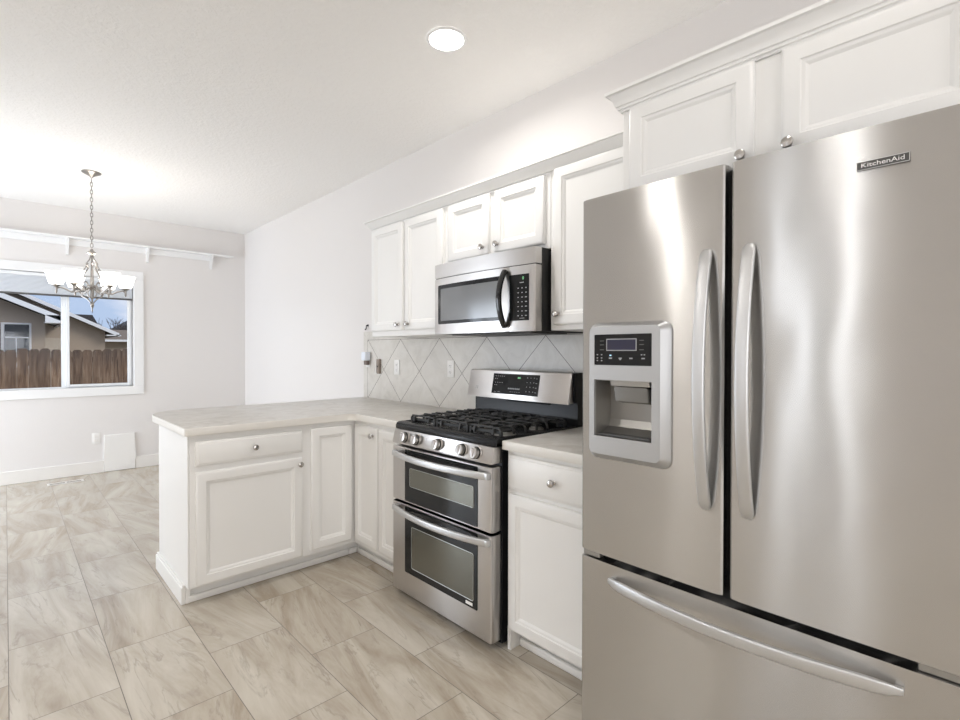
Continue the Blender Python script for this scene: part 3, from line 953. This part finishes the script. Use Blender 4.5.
# oven doors
def oven_door(z0, z1, gz0, gz1, wy0, wy1, wz0, wz1, hz, name):
    m = M()
    fxr = 1.515
    r = 0.018
    pts = [(1.573, ya+0.010), (1.573, yb+0.001)] + [(fxr+r-r*math.sin(R(a)), yb+0.001-r*0.55+r*0.55*math.cos(R(a))) for a in range(0, 91, 15)] + [(fxr+r-r*math.sin(R(a)), ya+0.010+r*0.55-r*0.55*math.cos(R(a))) for a in range(90, -1, -15)]
    m.prism(pts, 'z', z0, z1, 0.002, 1)
    dd = obj(name, m, M_steel, rg)
    m = M(); m.prism(rrect(1.618, 2.172, gz0, gz1, 0.006, 3), 'x', 1.5125, 1.519); gl = obj('oven_glass', m, M_greyglass, dd)
    m = M(); m.prism(rrect(wy0, wy1, wz0, wz1, 0.010, 4), 'x', 1.5115, 1.5124); obj('oven_window', m, M_ovenglass, dd)
    m = M()
    rp = [(1.5112, a, b) for a, b in rrect(wy0+0.003, wy1-0.003, wz0+0.003, wz1-0.003, 0.010, 4)]
    m.sweep(rp, 0.0012, closed=True, upv=(1, 0, 0))
    obj('window_trim', m, M_rack, dd)
    m = M(); path = []
    for i in range(33):
        s_ = i/32
        path.append((1.505-0.052*(math.sin(PI*s_)**0.7 if 0 < s_ < 1 else 0), 2.255+(1.540-2.255)*s_, hz))
    m.sweep(path, rrect(-0.016, 0.016, -0.008, 0.008, 0.006, 3), upv=(-1, 0, 0))
    for y in (2.252, 1.543): m.box(1.490, 1.5165, y-0.010, y+0.010, hz-0.015, hz+0.015, 0.005, 2)
    obj('handle', m, M_handle, dd)
    return dd, gl
du, gu = oven_door(0.514, 0.797, 0.522, 0.790, 1.640, 2.130, 0.600, 0.700, 0.762, 'upper_oven_door')
dw, gw = oven_door(0.034, 0.500, 0.150, 0.493, 1.640, 2.115, 0.182, 0.400, 0.474, 'lower_oven_door')
m = M()
for k in range(3): m.box(1.509, 1.5124, 1.64, 2.15, 0.768+k*0.006, 0.7705+k*0.006)
obj('vent_slots', m, M_blackm, du)
m = M()
m.box(1.5105, 1.5124, 1.648, 1.694, 0.160, 0.174, 0.0008, 1)
obj('badge', m, M_plate, dw)
# grates and burners
def grate(yc, wdt):
    g = M()
    yL, yR = yc-wdt/2, yc+wdt/2
    zt = 0.953
    sec = rrect(-0.0045, 0.0045, -0.006, 0.006, 0.0025, 2)
    for x in (1.610, 1.690, 1.770, 1.850, 1.930, 2.010, 2.078):
        g.sweep([(x, yL-0.001, 0.922), (x, yL+0.001, 0.940), (x, yL+0.012, zt), (x, yc, zt+0.001), (x, yR-0.012, zt), (x, yR-0.001, 0.940), (x, yR+0.001, 0.922)], sec, upv=(1, 0, 0))
    for y in (yc-wdt*0.30, yc+wdt*0.30):
        g.sweep([(1.596, y, 0.924), (1.600, y, 0.946), (1.61, y, zt-0.003), (2.078, y, zt-0.003)], sec, upv=(0, 1, 0))
    for x in (1.610, 2.078):
        for y in (yL+0.004, yR-0.004): g.box(x-0.007, x+0.007, y-0.007, y+0.007, 0.9062, 0.945, 0.002, 1)
        g.box(x-0.005, x+0.005, yL+0.01, yR-0.01, 0.928, 0.942, 0.002, 1)
    for xc in (1.730, 1.970):
        for ang in range(0, 360, 45):
            dx, dy = math.cos(R(ang)), math.sin(R(ang))
            g.sweep([(xc+dx*0.036, yc+dy*0.036, zt-0.001), (xc+dx*0.078, yc+dy*0.078, zt-0.002)], sec, upv=(0, 0, 1))
    return obj('grate', g, M_iron, rg)
for yc, wd in ((2.143, 0.205), (1.905, 0.236), (1.667, 0.205)): grate(yc, wd)
def burner(x, y, r):
    m = M()
    m.lathe([(0, 0), (r*1.25, 0), (r*1.2, 0.006), (r*0.98, 0.010), (r*0.95, 0.016), (0, 0.016)], (x, y, 0.906), (0, 0, 1), 24)
    m.mi = 1
    m.lathe([(0, 0.016), (r*0.92, 0.016), (r*0.95, 0.019), (r*0.88, 0.024), (0, 0.025)], (x, y, 0.906), (0, 0, 1), 24)
    obj('burner', m, [M_cavity, M_iron], rg)
for x, y, r in ((1.723, 2.150, 0.036), (1.957, 2.150, 0.030), (1.84, 1.903, 0.042), (1.723, 1.656, 0.045), (1.957, 1.656, 0.030)):
    burner(x, y, r)
# backguard
m = M()
m.prism([(2.116, 0.884), (2.186, 0.884), (2.186, 1.190), (2.100, 1.190), (2.100, 1.04), (2.128, 1.034), (2.128, 0.93)], 'y', ya, yb, 0.003, 1)
bk = obj('backguard', m, M_black, rg)
m = M()
m.prism([(2.099, 1.190), (2.108, 1.192), (2.108, 1.034), (2.060, 1.030), (2.060, 1.040), (2.088, 1.186)], 'y', ya+0.012, yb+0.004, 0.003, 2)
bp = obj('backguard_panel', m, M_steel, rg)
# the panel's front is the sloping plane from (2.060,1.040) to (2.088,1.186)
def on_slope(y, s_, d=0.0):
    a = Vector((2.060, y, 1.040)); b = Vector((2.088, y, 1.186))
    n = Vector((-(1.186-1.040), 0, (2.088-2.060))).normalized()
    return a+(b-a)*s_+n*d
def slope_quad(m, yA, yB, s0, s1, d0, d1):
    bm = m.bm
    v = [bm.verts.new(on_slope(y, s_, d)) for d in (d0, d1) for y, s_ in ((yA, s0), (yB, s0), (yB, s1), (yA, s1))]
    fs = [bm.faces.new([v[i] for i in q]) for q in ((0, 1, 2, 3), (4, 5, 6, 7), (0, 1, 5, 4), (1, 2, 6, 5), (2, 3, 7, 6), (3, 0, 4, 7))]
    m._mark(fs)
m = M(); slope_quad(m, 1.738, 2.088, 0.12, 0.90, -0.001, 0.0016); cg = obj('control_glass', m, M_greyglass, rg)
def dash(y, s_, wy=0.006, ws=0.016, nm='key_mark', mt=None):
    m = M(); slope_quad(m, y-wy/2, y+wy/2, s_-ws/2, s_+ws/2, 0.0012, 0.0022); obj(nm, m, mt or M_print, cg, smooth=False)
for i in range(3):
    for j in range(4): dash(1.775+i*0.024+(0.0), 0.78-0.17*j, 0.004, 0.030)
for j in range(4): dash(1.757, 0.76-j*0.17, 0.010)
for i in range(5): dash(2.065-i*0.016, 0.80, 0.007)
for i in range(4): dash(2.065-i*0.018, 0.55, 0.007); 
for i in range(2): dash(2.068-i*0.014, 0.45, 0.007); dash(2.068-i*0.014, 0.70, 0.007); dash(2.06-i*0.03, 0.19, 0.018, 0.012)
for i in range(7): dash(1.955-i*0.013, 0.34, 0.010, 0.05)
for i in range(5): dash(1.94-i*0.017, 0.22, 0.009, 0.012)
dash(1.885, 0.76, 0.020, 0.05, 'clock_display', M_green)
m = M(); slope_quad(m, 2.222, 2.228, 0.25, 0.38, -0.001, 0.001); slope_quad(m, 2.208, 2.214, 0.25, 0.38, -0.001, 0.001); obj('emblem', m, M_cavity, bp)
m = M(); m.box(2.118, 2.1277, 1.70, 2.02, 1.012, 1.024, 0.003, 1); obj('oven_vent', m, M_blackm, bk)

# ------------------------------------------------------------------ microwave
mw = thing('microwave', 'stainless steel over-the-range microwave with black curved handle', 'microwave', (2.0, 1.907, 1.392))
ma, mb = 1.530, 2.284
mz0, mz1 = 1.396, 1.792
def mfx(y): return 1.800-0.022*(1-((y-1.907)/0.377)**2)
m = M(); m.box(1.846, 2.199, ma, mb, mz0, mz1, 0.002, 1); obj('microwave_body', m, M_blackm, mw)
def front_profile(a, b, back=1.844, dd=0.0):
    n = 20
    return [(back, a), (back, b)] + [(mfx(b+(a-b)*i/n)-dd, b+(a-b)*i/n) for i in range(n+1)]
m = M(); m.prism(front_profile(ma, mb), 'z', 1.7135, mz1, 0.003, 2); obj('vent_grille', m, M_steel, mw)
m = M(); m.prism(front_profile(ma+0.004, mb-0.004, 1.844, -0.006), 'z', 1.7095, 1.7135); obj('seam', m, M_blackm, mw)
m = M(); m.prism(front_profile(1.688, mb), 'z', mz0, 1.7095, 0.003, 2); md_ = obj('microwave_door', m, M_steel, mw)
m = M(); m.prism(front_profile(ma, 1.6865), 'z', mz0, 1.7095, 0.003, 2); mc = obj('control_section', m, M_steel, mw)
def curved_panel(m, a, b, z0, z1, d, r=0.010, back=0.003, n=24):
    """rounded-rectangle plate following the bowed front; built as z-strips between y samples"""
    bm = m.bm
    ys = [a+(b-a)*i/n for i in range(n+1)]
    extra = [a+r*(1-math.cos(R(t))) for t in (0, 30, 60, 90)] + [b-r*(1-math.cos(R(t))) for t in (0, 30, 60, 90)]
    ys = sorted(set(round(y, 6) for y in ys+extra))
    def half(y):
        q = 0
        if y < a+r: q = r-math.sqrt(max(0, r*r-(a+r-y)**2))
        if y > b-r: q = r-math.sqrt(max(0, r*r-(y-b+r)**2))
        return q
    F = []; B = []
    for y in ys:
        q = half(y); x = mfx(y)-d
        F.append((bm.verts.new((x, y, z0+q)), bm.verts.new((x, y, z1-q))))
        B.append((bm.verts.new((x+back, y, z0+q)), bm.verts.new((x+back, y, z1-q))))
    fs = []
    for i in range(len(ys)-1):
        fs.append(bm.faces.new((F[i][0], F[i+1][0], F[i+1][1], F[i][1])))
        fs.append(bm.faces.new((F[i][0], B[i][0], B[i+1][0], F[i+1][0])))
        fs.append(bm.faces.new((F[i][1], F[i+1][1], B[i+1][1], B[i][1])))
    m._mark(fs)
m = M(); curved_panel(m, 1.735, 2.250, 1.452, 1.672, 0.0012); obj('window_surround', m, M_greyglass, md_)
m = M(); curved_panel(m, 1.752, 2.222, 1.470, 1.650, 0.0020, 0.006); obj('window', m, M_mwglass, md_)
m = M(); curved_panel(m, 1.566, 1.684, 1.447, 1.668, 0.0012, 0.004); cp = obj('control_panel', m, M_greyglass, mw)
def mk(y, z, w_=0.006, h_=0.003): small_boxes('key_mark', cp, M_print, [(mfx(y)-0.0022, mfx(y)-0.0010, y-w_/2, y+w_/2, z-h_/2, z+h_/2)])
for j in range(7):
    for i, y in enumerate((1.583, 1.606, 1.629)):
        mk(y, 1.470+j*0.022, 0.011 if (i == 0 and j < 5) else 0.007, 0.004)
mk(1.610, 1.628, 0.030, 0.003); mk(1.61, 1.458, 0.036, 0.002)
m = M(); text_mesh(m, '0', 0.020, (mfx(1.600)-0.002, 1.600, 1.648), (0, -1, 0), (0, 0, 1), 0.0003, 0.0003)
obj('display_digit', m, M_green, cp, smooth=False)
m = M(); path = []
for i in range(29):
    s_ = i/28
    path.append((mfx(1.70)-0.008-0.044*(math.sin(PI*s_)**0.8 if 0 < s_ < 1 else 0), 1.706, 1.418+(1.692-1.418)*s_))
m.sweep(path, rrect(-0.014, 0.014, -0.010, 0.010, 0.007, 4), upv=(-1, 0, 0))
for z in (1.424, 1.686): m.box(mfx(1.70)-0.016, mfx(1.7)+0.001, 1.693, 1.719, z-0.008, z+0.008, 0.004, 2)
obj('handle', m, mat('black_gloss_handle', (0.01, 0.01, 0.011), 0.12), md_)
m = M(); m.box(1.86, 2.15, ma+0.08, mb-0.08, 1.389, 1.3955, 0.002, 1); obj('underside_filter', m, M_darkgrey, mw)

# ------------------------------------------------------------------ wall fittings
def outlet(y, z, label, group=None):
    t = thing('wall_outlet', label, 'outlet', (WX-0.009, y, z-0.058), group)
    x = WX-0.0095
    m = M(); m.box(x-0.005, x, y-0.035, y+0.035, z-0.058, z+0.058, 0.002, 2); pl = obj('cover_plate', m, M_plate, t)
    for dz_ in (-0.021, 0.021):
        m = M(); m.box(x-0.0075, x-0.0045, y-0.016, y+0.016, z+dz_-0.014, z+dz_+0.014, 0.002, 1); s_ = obj('socket', m, M_plate, t)
        m = M()
        for dy in (-0.006, 0.006): m.box(x-0.0079, x-0.0073, y+dy-0.0011, y+dy+0.0011, z+dz_-0.004, z+dz_+0.004)
        m.box(x-0.0079, x-0.0073, y-0.002, y+0.002, z+dz_-0.011, z+dz_-0.008)
        obj('slots', m, M_slot, s_)
outlet(3.262, 1.176, 'white outlet on the backsplash, left of the other white one')
outlet(2.618, 1.181, 'white outlet on the backsplash just left of the range')
# uncovered switch box beside it
t = thing('switch_box', 'open switch box without a cover plate on the backsplash', 'switch', (WX-0.009, 3.515, 1.12))
x = WX-0.0095
m = M(); m.box(x-0.022, x, 3.492, 3.520, 1.118, 1.236, 0.002, 1); obj('box_shell', m, mat('brown_box', (0.30, 0.25, 0.21), 0.6), t)
m = M(); m.box(x-0.030, x, 3.521, 3.532, 1.120, 1.234, 0.002, 1); sb = obj('switch_body', m, M_plate, t)
m = M(); m.lathe([(0, 0), (0.007, 0), (0.006, 0.006), (0, 0.007)], (x-0.022, 3.506, 1.177), (-1, 0, 0), 12); obj('screw_hole', m, M_slot, t)
m = M(); m.lathe([(0, 0), (0.006, 0), (0.005, 0.004), (0, 0.005)], (x-0.001, 3.560, 1.177), (-1, 0, 0), 12); obj('screw_hole', m, M_slot, t)
# plug-in night light
t = thing('night_light', 'small white plug-in night light at the left edge of the backsplash', 'night light', (WX-0.01, 3.70, 1.17))
m = M(); m.box(x-0.004, x, 3.655, 3.722, 1.165, 1.290, 0.002, 2); obj('cover_plate', m, M_plate, t)
m = M(); m.box(x-0.058, x-0.0045, 3.642, 3.706, 1.222, 1.293, 0.008, 3); obj('night_light_shade', m, mat('night_light_lens', (0.85, 0.9, 0.98), 0.3), t)
m = M(); m.box(x-0.036, x-0.0045, 3.655, 3.700, 1.186, 1.221, 0.005, 2); obj('plug', m, mat('brown_plug', (0.16, 0.12, 0.10), 0.5), t)
m = M(); m.lathe([(0, 0), (0.010, 0), (0.010, 0.003), (0.004, 0.005), (0.004, 0.018), (0, 0.019)], (WX-0.0008, 3.705, 1.515), (-1, 0, 0), 14)
m.sweep([(WX-0.016, 3.705, 1.515), (WX-0.019, 3.705, 1.490), (WX-0.024, 3.705, 1.478), (WX-0.031, 3.705, 1.484)], 0.0045)
tag(obj('wall_hook', m, M_blackm), 'tiny black hook on the wall beside the far wall cabinet', 'hook')
# dining-wall outlet
t = thing('wall_outlet', 'white outlet on the dining wall beside the white access panel', 'outlet', (0.697, BY, 0.31))
m = M(); m.box(0.662, 0.732, BY-0.006, BY-0.001, 0.312, 0.428, 0.002, 2); pl = obj('cover_plate', m, M_plate, t)
for dz_ in (-0.021, 0.021):
    m = M(); m.box(0.681, 0.713, BY-0.0085, BY-0.0055, 0.370+dz_-0.014, 0.370+dz_+0.014, 0.002, 1); obj('socket', m, M_base, pl)
# access panel over the wall base
m = M()
prof = [(0.766, 0.004), (1.040, 0.004), (1.040, 0.10), (1.048, 0.13), (1.050, 0.17), (1.042, 0.20), (1.040, 0.24), (1.036, 0.395), (0.768, 0.395), (0.766, 0.24), (0.762, 0.21), (0.756, 0.17), (0.760, 0.13), (0.766, 0.11)]
m.prism(prof, 'y', BY-0.022, BY-0.002, 0.002, 1)
tag(obj('access_panel', m, mat('white_panel', (0.86, 0.85, 0.83), 0.5)), 'white notched panel standing against the dining wall at floor level', 'panel')
# floor register
t = thing('floor_vent', 'slotted metal floor vent in the tiles below the dining window', 'vent', (0.428, 6.39, 0.0))
m = M()
vx0, vx1, vy0, vy1 = 0.288, 0.568, 6.345, 6.430
m.box(vx0, vx1, vy0, vy0+0.018, 0.0002, 0.006, 0.002, 1); m.box(vx0, vx1, vy1-0.018, vy1, 0.0002, 0.006, 0.002, 1)
m.box(vx0, vx0+0.02, vy0+0.018, vy1-0.018, 0.0002, 0.006, 0.002, 1); m.box(vx1-0.02, vx1, vy0+0.018, vy1-0.018, 0.0002, 0.006, 0.002, 1)
m.box(0.420, 0.436, vy0+0.018, vy1-0.018, 0.0002, 0.006, 0.001, 1)
obj('vent_frame', m, M_base, t)
m = M(); m.box(vx0+0.02, vx1-0.02, vy0+0.018, vy1-0.018, 0.0002, 0.0015); obj('vent_opening', m, M_slot, t)
m = M()
for k in range(22): 
    xk = vx0+0.026+k*0.0108
    m.box(xk, xk+0.003, vy0+0.018, vy1-0.018, 0.0016, 0.0045)
obj('louvre', m, mat('brown_louvre', (0.35, 0.29, 0.23), 0.5), t)
# high display shelf on the dining wall
t = thing('wall_shelf', 'long narrow white shelf high on the dining wall above the window', 'shelf', (0.1, BY, 2.30))
m = M(); m.box(-1.95, 2.05, BY-0.115, BY-0.001, 2.447, 2.462, 0.003, 1); obj('shelf_board', m, M_trim, t)
m = M(); m.box(-1.92, 1.80, BY-0.020, BY-0.001, 2.385, 2.4465, 0.003, 1); obj('ledger_strip', m, M_trim, t)
for bx in (-1.60, -0.92, -0.22, 0.469, 1.165, 1.815):
    m = M()
    m.prism([(BY-0.001, 2.446), (BY-0.095, 2.446), (BY-0.092, 2.432), (BY-0.05, 2.40), (BY-0.03, 2.345), (BY-0.022, 2.292), (BY-0.001, 2.285)], 'x', bx-0.011, bx+0.011, 0.002, 1)
    obj('shelf_bracket', m, M_trim, t)

# ------------------------------------------------------------------ recessed downlights
def downlight(x, y, label, power):
    t = thing('recessed_downlight', label, 'ceiling light', (x, y, H), 'recessed ceiling downlights')
    m = M()
    r0, r1 = 0.080, 0.098
    m.lathe([(r0, -0.0005), (r0+0.002, -0.006), (r1-0.004, -0.006), (r1, -0.0008)], (x, y, H), (0, 0, 1), 40)
    bm = m.bm
    for f in [f for f in bm.faces if len(f.verts) > 10]: bm.faces.remove(f)
    obj('trim_ring', m, M_trim, t)
    m = M(); m.lathe([(0, -0.0025), (r0+0.001, -0.0025), (r0+0.001, -0.0008), (0, -0.0008)], (x, y, H), (0, 0, 1), 40)
    obj('lens', m, M_lens, t)
    l = bpy.data.lights.new('downlight_lamp', 'AREA'); l.shape = 'DISK'; l.size = 0.15
    l.energy = power; l.color = CAN_COLOR; l.spread = R(165)
    lo = bpy.data.objects.new('downlight_lamp', l); COL.objects.link(lo); lo.location = (0, 0, -0.008); lo.parent = t
    return t
can_lab = ['round white recessed downlight in the ceiling over the range aisle',
           'round recessed downlight in the ceiling just before the refrigerator',
           'round recessed downlight left of the camera, nearer the dining room',
           'round recessed downlight directly left of the camera',
           'round recessed downlight behind the camera near the left wall',
           'round recessed downlight behind the camera near the right wall']
for (x, y), lb, pw in zip(CANS, can_lab, CAN_POWER): downlight(x, y, lb, pw)

# ------------------------------------------------------------------ chandelier
CX, CY_ = 0.526, 5.23
DR = 0.058   # hangs this much lower than the drawn profile
ch = thing('chandelier', 'six-arm nickel chandelier with glowing frosted glass cups over the dining area', 'chandelier', (CX, CY_, H))
m = M(); m.lathe([(0, -0.001), (0.066, -0.001), (0.066, -0.008), (0.045, -0.020), (0.018, -0.034), (0.008, -0.046), (0, -0.046)], (CX, CY_, H), (0, 0, 1), 28)
obj('canopy', m, M_chain, ch)
m = M()
z = H-0.050; k = 0
while z > 2.215-DR:
    pts = []
    for i in range(14):
        a = 2*PI*i/14
        u_ = 0.0085*math.cos(a); w_ = 0.020*math.sin(a)
        pts.append((CX+(u_ if k % 2 else 0), CY_+(0 if k % 2 else u_), z-0.018+w_))
    m.sweep(pts, 0.0028, closed=True)
    z -= 0.0315; k += 1
obj('chain', m, M_chain, ch)
m = M()
m.lathe([(0, 2.200), (0.008, 2.198), (0.014, 2.185), (0.030, 2.170), (0.034, 2.162), (0.012, 2.150), (0.008, 2.135), (0, 2.130)], (CX, CY_, -DR), (0, 0, 1), 20)
m.lathe([(0, 1.905), (0.020, 1.900), (0.030, 1.885), (0.022, 1.868), (0.010, 1.855), (0, 1.85)], (CX, CY_, -DR), (0, 0, 1), 20)
m.sweep([(CX, CY_, 2.14-DR), (CX, CY_, 1.74-DR)], 0.005)
m.lathe([(0, 1.760), (0.010, 1.750), (0.015, 1.735), (0.010, 1.718), (0.004, 1.705), (0.006, 1.690), (0, 1.665)], (CX, CY_, -DR), (0, 0, 1), 16)
obj('stem', m, M_chain, ch)
m = M()
for q in range(6):
    a = R(30+q*60); dx, dy = math.cos(a), math.sin(a)
    def pr_(r, z_): return (CX+dx*r, CY_+dy*r, z_-DR)
    pts = [(0.006, 2.15), (0.018, 2.11), (0.042, 2.075), (0.028, 2.035), (0.062, 1.985), (0.092, 1.93), (0.085, 1.89), (0.045, 1.878), (0.03, 1.90), (0.045, 1.925), (0.066, 1.918)]
    m.sweep([pr_(*p) for p in pts], 0.0042)
    pts = [(0.03, 2.075), (0.052, 2.035), (0.075, 2.0), (0.068, 1.965), (0.05, 1.962)]
    m.sweep([pr_(*p) for p in pts], 0.0038)
    pts = [(0.055, 1.862), (0.088, 1.838), (0.072, 1.805), (0.035, 1.785), (0.012, 1.755), (0.004, 1.73)]
    m.sweep([pr_(*p) for p in pts], 0.0042)
    pts = [(0.02, 1.86), (0.036, 1.835), (0.030, 1.81), (0.006, 1.79)]
    m.sweep([pr_(*p) for p in pts], 0.0038)
obj('scrollwork', m, M_chain, ch)
cam_dir = math.atan2(-CY_, -CX)
for q in range(6):
    a = cam_dir + R(30+60*q); dx, dy = math.cos(a), math.sin(a)
    def pr2(r, z_): return Vector((CX+dx*r, CY_+dy*r, z_-DR))
    m = M()
    ctrl = [(0.016, 1.875), (0.055, 1.862), (0.094, 1.838), (0.133, 1.834), (0.172, 1.856), (0.205, 1.868), (0.220, 1.858), (0.227, 1.850)]
    m.sweep([pr2(*p) for p in ctrl], 0.0058)
    m.sweep([pr2(*p) for p in [(0.13, 1.836), (0.115, 1.865), (0.095, 1.875), (0.082, 1.86), (0.095, 1.85)]], 0.0038)
    arm = obj('arm', m, M_chain, ch)
    b0 = pr2(0.227, 0)
    m = M()
    m.lathe([(0, 1.815), (0.005, 1.820), (0.008, 1.832), (0.008, 1.865), (0.016, 1.874), (0.028, 1.880), (0.030, 1.887), (0, 1.887)], (b0.x, b0.y, -DR), (0, 0, 1), 20)
    obj('cup', m, M_chain, arm)
    m = M()
    m.lathe([(0.026, 1.888), (0.044, 1.892), (0.052, 1.915), (0.060, 1.95), (0.068, 1.98), (0.074, 1.988), (0.071, 1.988), (0.065, 1.979), (0.057, 1.95), (0.049, 1.916), (0.041, 1.896), (0.024, 1.892)], (b0.x, b0.y, -DR), (0, 0, 1), 24)
    bm = m.bm
    for f in [f for f in bm.faces if len(f.verts) > 10]: bm.faces.remove(f)
    obj('glass_shade', m, M_shade, arm)
    l = bpy.data.lights.new('chandelier_bulb', 'POINT'); l.energy = CHAND_POWER; l.color = (1.0, 0.93, 0.84); l.shadow_soft_size = 0.022
    lo = bpy.data.objects.new('chandelier_bulb', l); COL.objects.link(lo); lo.location = b0+Vector((0, 0, 1.965))-WL[ch.name]; lo.parent = ch

# ------------------------------------------------------------------ outdoors
GZ = -0.40
m = M(); m.box(-25, 40, BY+0.5, 80, GZ-0.2, GZ); struct(obj('ground', m, M_ground, smooth=False))
t = thing('wooden_fence', 'weathered brown dog-eared board fence behind the dining window', 'fence', (1.0, 11.5, GZ))
m = M()
for k in range(-28, 46):
    xk = k*0.145; w_ = 0.141
    zt = 1.325+random.uniform(-0.018, 0.018); c_ = 0.03
    yk = 11.5+random.uniform(-0.006, 0.006)
    xk += random.uniform(-0.003, 0.003)
    m.prism([(xk, GZ), (xk+w_, GZ), (xk+w_, zt-c_*1.3), (xk+w_-c_, zt), (xk+c_, zt), (xk, zt-c_*1.3)], 'y', yk, yk+0.018)
obj('fence_boards', m, M_fence, t, smooth=False)
m = M()
for z in (-0.1, 0.5, 1.1): m.box(-4.1, 6.7, 11.525, 11.565, z, z+0.085)
obj('fence_rail', m, M_fence, t, smooth=False)

# house with two stepped gables
h = thing('house', 'beige stucco house with white rakes and dark shingles behind the fence', 'house', (-2, 16, GZ))
sl = 0.465   # roof pitch
def rk(x): return 2.44-sl*(x+0.065)
m = M()
px = -3.6
pk = rk(px)
pts = [(px-4.0, GZ), (0.616, GZ), (0.616, rk(0.616)-0.10), (px, pk-0.10), (px-4.0, pk-0.10-4.0*sl)]
m.prism(pts, 'y', 14.0, 22)
obj('gable_wall', m, M_stucco, h, smooth=False)
m = M()
m.prism([(px, pk), (0.95, rk(0.95)), (0.95, rk(0.95)-0.06), (px, pk-0.10), (px-4.6, pk-4.6*sl-0.06), (px-4.6, pk-4.6*sl)], 'y', 13.62, 22)
rf = obj('roof', m, M_roof, h, smooth=False)
m = M()
m.prism([(px, pk+0.005), (0.93, rk(0.93)+0.005), (0.93, rk(0.93)-0.10), (px, pk-0.10)], 'y', 13.56, 13.615)
m.box(0.60, 0.95, 13.56, 14.0, 1.87, 1.90); m.box(0.60, 0.95, 13.56, 13.60, 1.90, 2.03)
m.box(0.93, 0.96, 13.56, 22, 1.88, 2.02)
obj('rake_board', m, M_fascia, h, smooth=False)
m = M(); m.box(-0.06, 0.40, 13.96, 13.999, 0.95, 1.87); fw = obj('house_window', m, M_trim, h, smooth=False)
m = M(); m.box(-0.005, 0.365, 13.94, 13.959, 0.98, 1.835); wp = obj('pane', m, M_outglass, fw, smooth=False)
m = M(); m.box(-0.30, -0.07, 13.94, 13.99, 0.98, 1.83); obj('pane', m, M_outglass, fw, smooth=False)
m = M(); m.box(0.160, 0.175, 13.925, 13.939, 0.98, 1.58); m.box(0.0, 0.36, 13.925, 13.939, 1.56, 1.58); obj('window_bars', m, M_fascia, fw, smooth=False)
# rear wing
def rk2(x): return 2.80-0.498*(x-0.188)
px2 = -2.6; pk2 = rk2(px2)
m = M()
m.prism([(0.62, GZ), (1.985, GZ), (1.985, rk2(1.985)-0.08), (px2, pk2-0.08), (px2, 2.0), (0.62, 2.0)], 'y', 17.0, 23)
obj('wing_wall', m, M_stucco, h, smooth=False)
m = M(); m.prism([(px2, pk2), (2.30, rk2(2.30)), (2.30, rk2(2.30)-0.05), (px2, pk2-0.08)], 'y', 16.72, 23); obj('roof', m, M_roof, h, smooth=False)
m = M(); m.prism([(px2, pk2+0.005), (2.26, rk2(2.26)+0.005), (2.26, rk2(2.26)-0.09), (px2, pk2-0.09)], 'y', 16.66, 16.715)
m.box(1.985, 2.30, 16.66, 17.0, 1.70, 1.73)
obj('rake_board', m, M_fascia, h, smooth=False)
m = M(); m.box(0.64, 1.10, 16.96, 16.999, 1.58, 1.63); m.box(0.64, 1.10, 16.97, 16.999, 0.2, 1.58); obj('garage_trim', m, M_stucco2, h, smooth=False)

h2 = thing('house', 'dark-roofed house rising just above the beige house gable', 'house', (1.8, 25, GZ))
m = M(); m.box(-1.0, 2.4, 24.2, 30, GZ, 2.0); obj('wall', m, M_stucco2, h2, smooth=False)
m = M(); m.prism([(-1.3, 2.0), (2.75, 2.0), (2.42, 2.66), (-1.0, 2.66)], 'y', 24.0, 30.2); obj('roof', m, M_roof, h2, smooth=False)
h3 = thing('house', 'low house with a brown shingle roof at the right edge of the window view', 'house', (4.8, 31, GZ))
m = M(); m.box(3.2, 7.5, 30.3, 36, GZ, 1.82); obj('wall', m, M_stucco, h3, smooth=False)
m = M(); m.prism([(29.8, 1.80), (33, 2.42), (36.4, 1.80)], 'x', 2.9, 7.8); obj('roof', m, M_roof2, h3, smooth=False)
m = M(); m.box(2.9, 7.8, 29.74, 29.80, 1.74, 1.84); obj('fascia', m, M_fascia, h3, smooth=False)
h4 = thing('house', 'dark gabled house far behind the brown-roofed one', 'house', (8, 44, GZ))
m = M(); m.box(5.3, 12, 44, 50, GZ, 2.3); obj('wall', m, M_roof, h4, smooth=False)
m = M(); m.prism([(5.0, 2.3), (12.4, 2.3), (8.6, 4.6)], 'y', 43.7, 50); obj('roof', m, M_roof, h4, smooth=False)

def bare_tree(x, y, hh, label):
    m = M()
    rnd = random.Random(int(x*100+y))
    def br(p, d, ln, r, dep):
        q = p+d*ln
        m.sweep([p, p+d*ln*0.5+Vector((rnd.uniform(-.04, .04), rnd.uniform(-.04, .04), 0))*ln, q], [(r, 0), (-r*0.5, r*0.87), (-r*0.5, -r*0.87)], scales=[1, 0.85, 0.65])
        if dep == 0: return
        for _ in range(3 if dep > 1 else 4):
            nd = (d+Vector((rnd.uniform(-.8, .8), rnd.uniform(-.8, .8), rnd.uniform(-.1, .5)))).normalized()
            br(p+d*ln*rnd.uniform(0.55, 1.0), nd, ln*rnd.uniform(0.5, 0.75), r*0.6, dep-1)
    br(Vector((x, y, GZ)), Vector((0, 0, 1)), hh*0.42, 0.09, 4)
    tag(obj('bare_tree', m, M_bark, smooth=False, origin=(x, y, GZ)), label, 'tree', None)
bare_tree(5.0, 38, 4.0, 'leafless tree on the skyline, left of its neighbour beyond the roofs')
bare_tree(6.3, 40, 3.8, 'leafless tree on the skyline at the right of the window view')

bpy.context.view_layer.update()
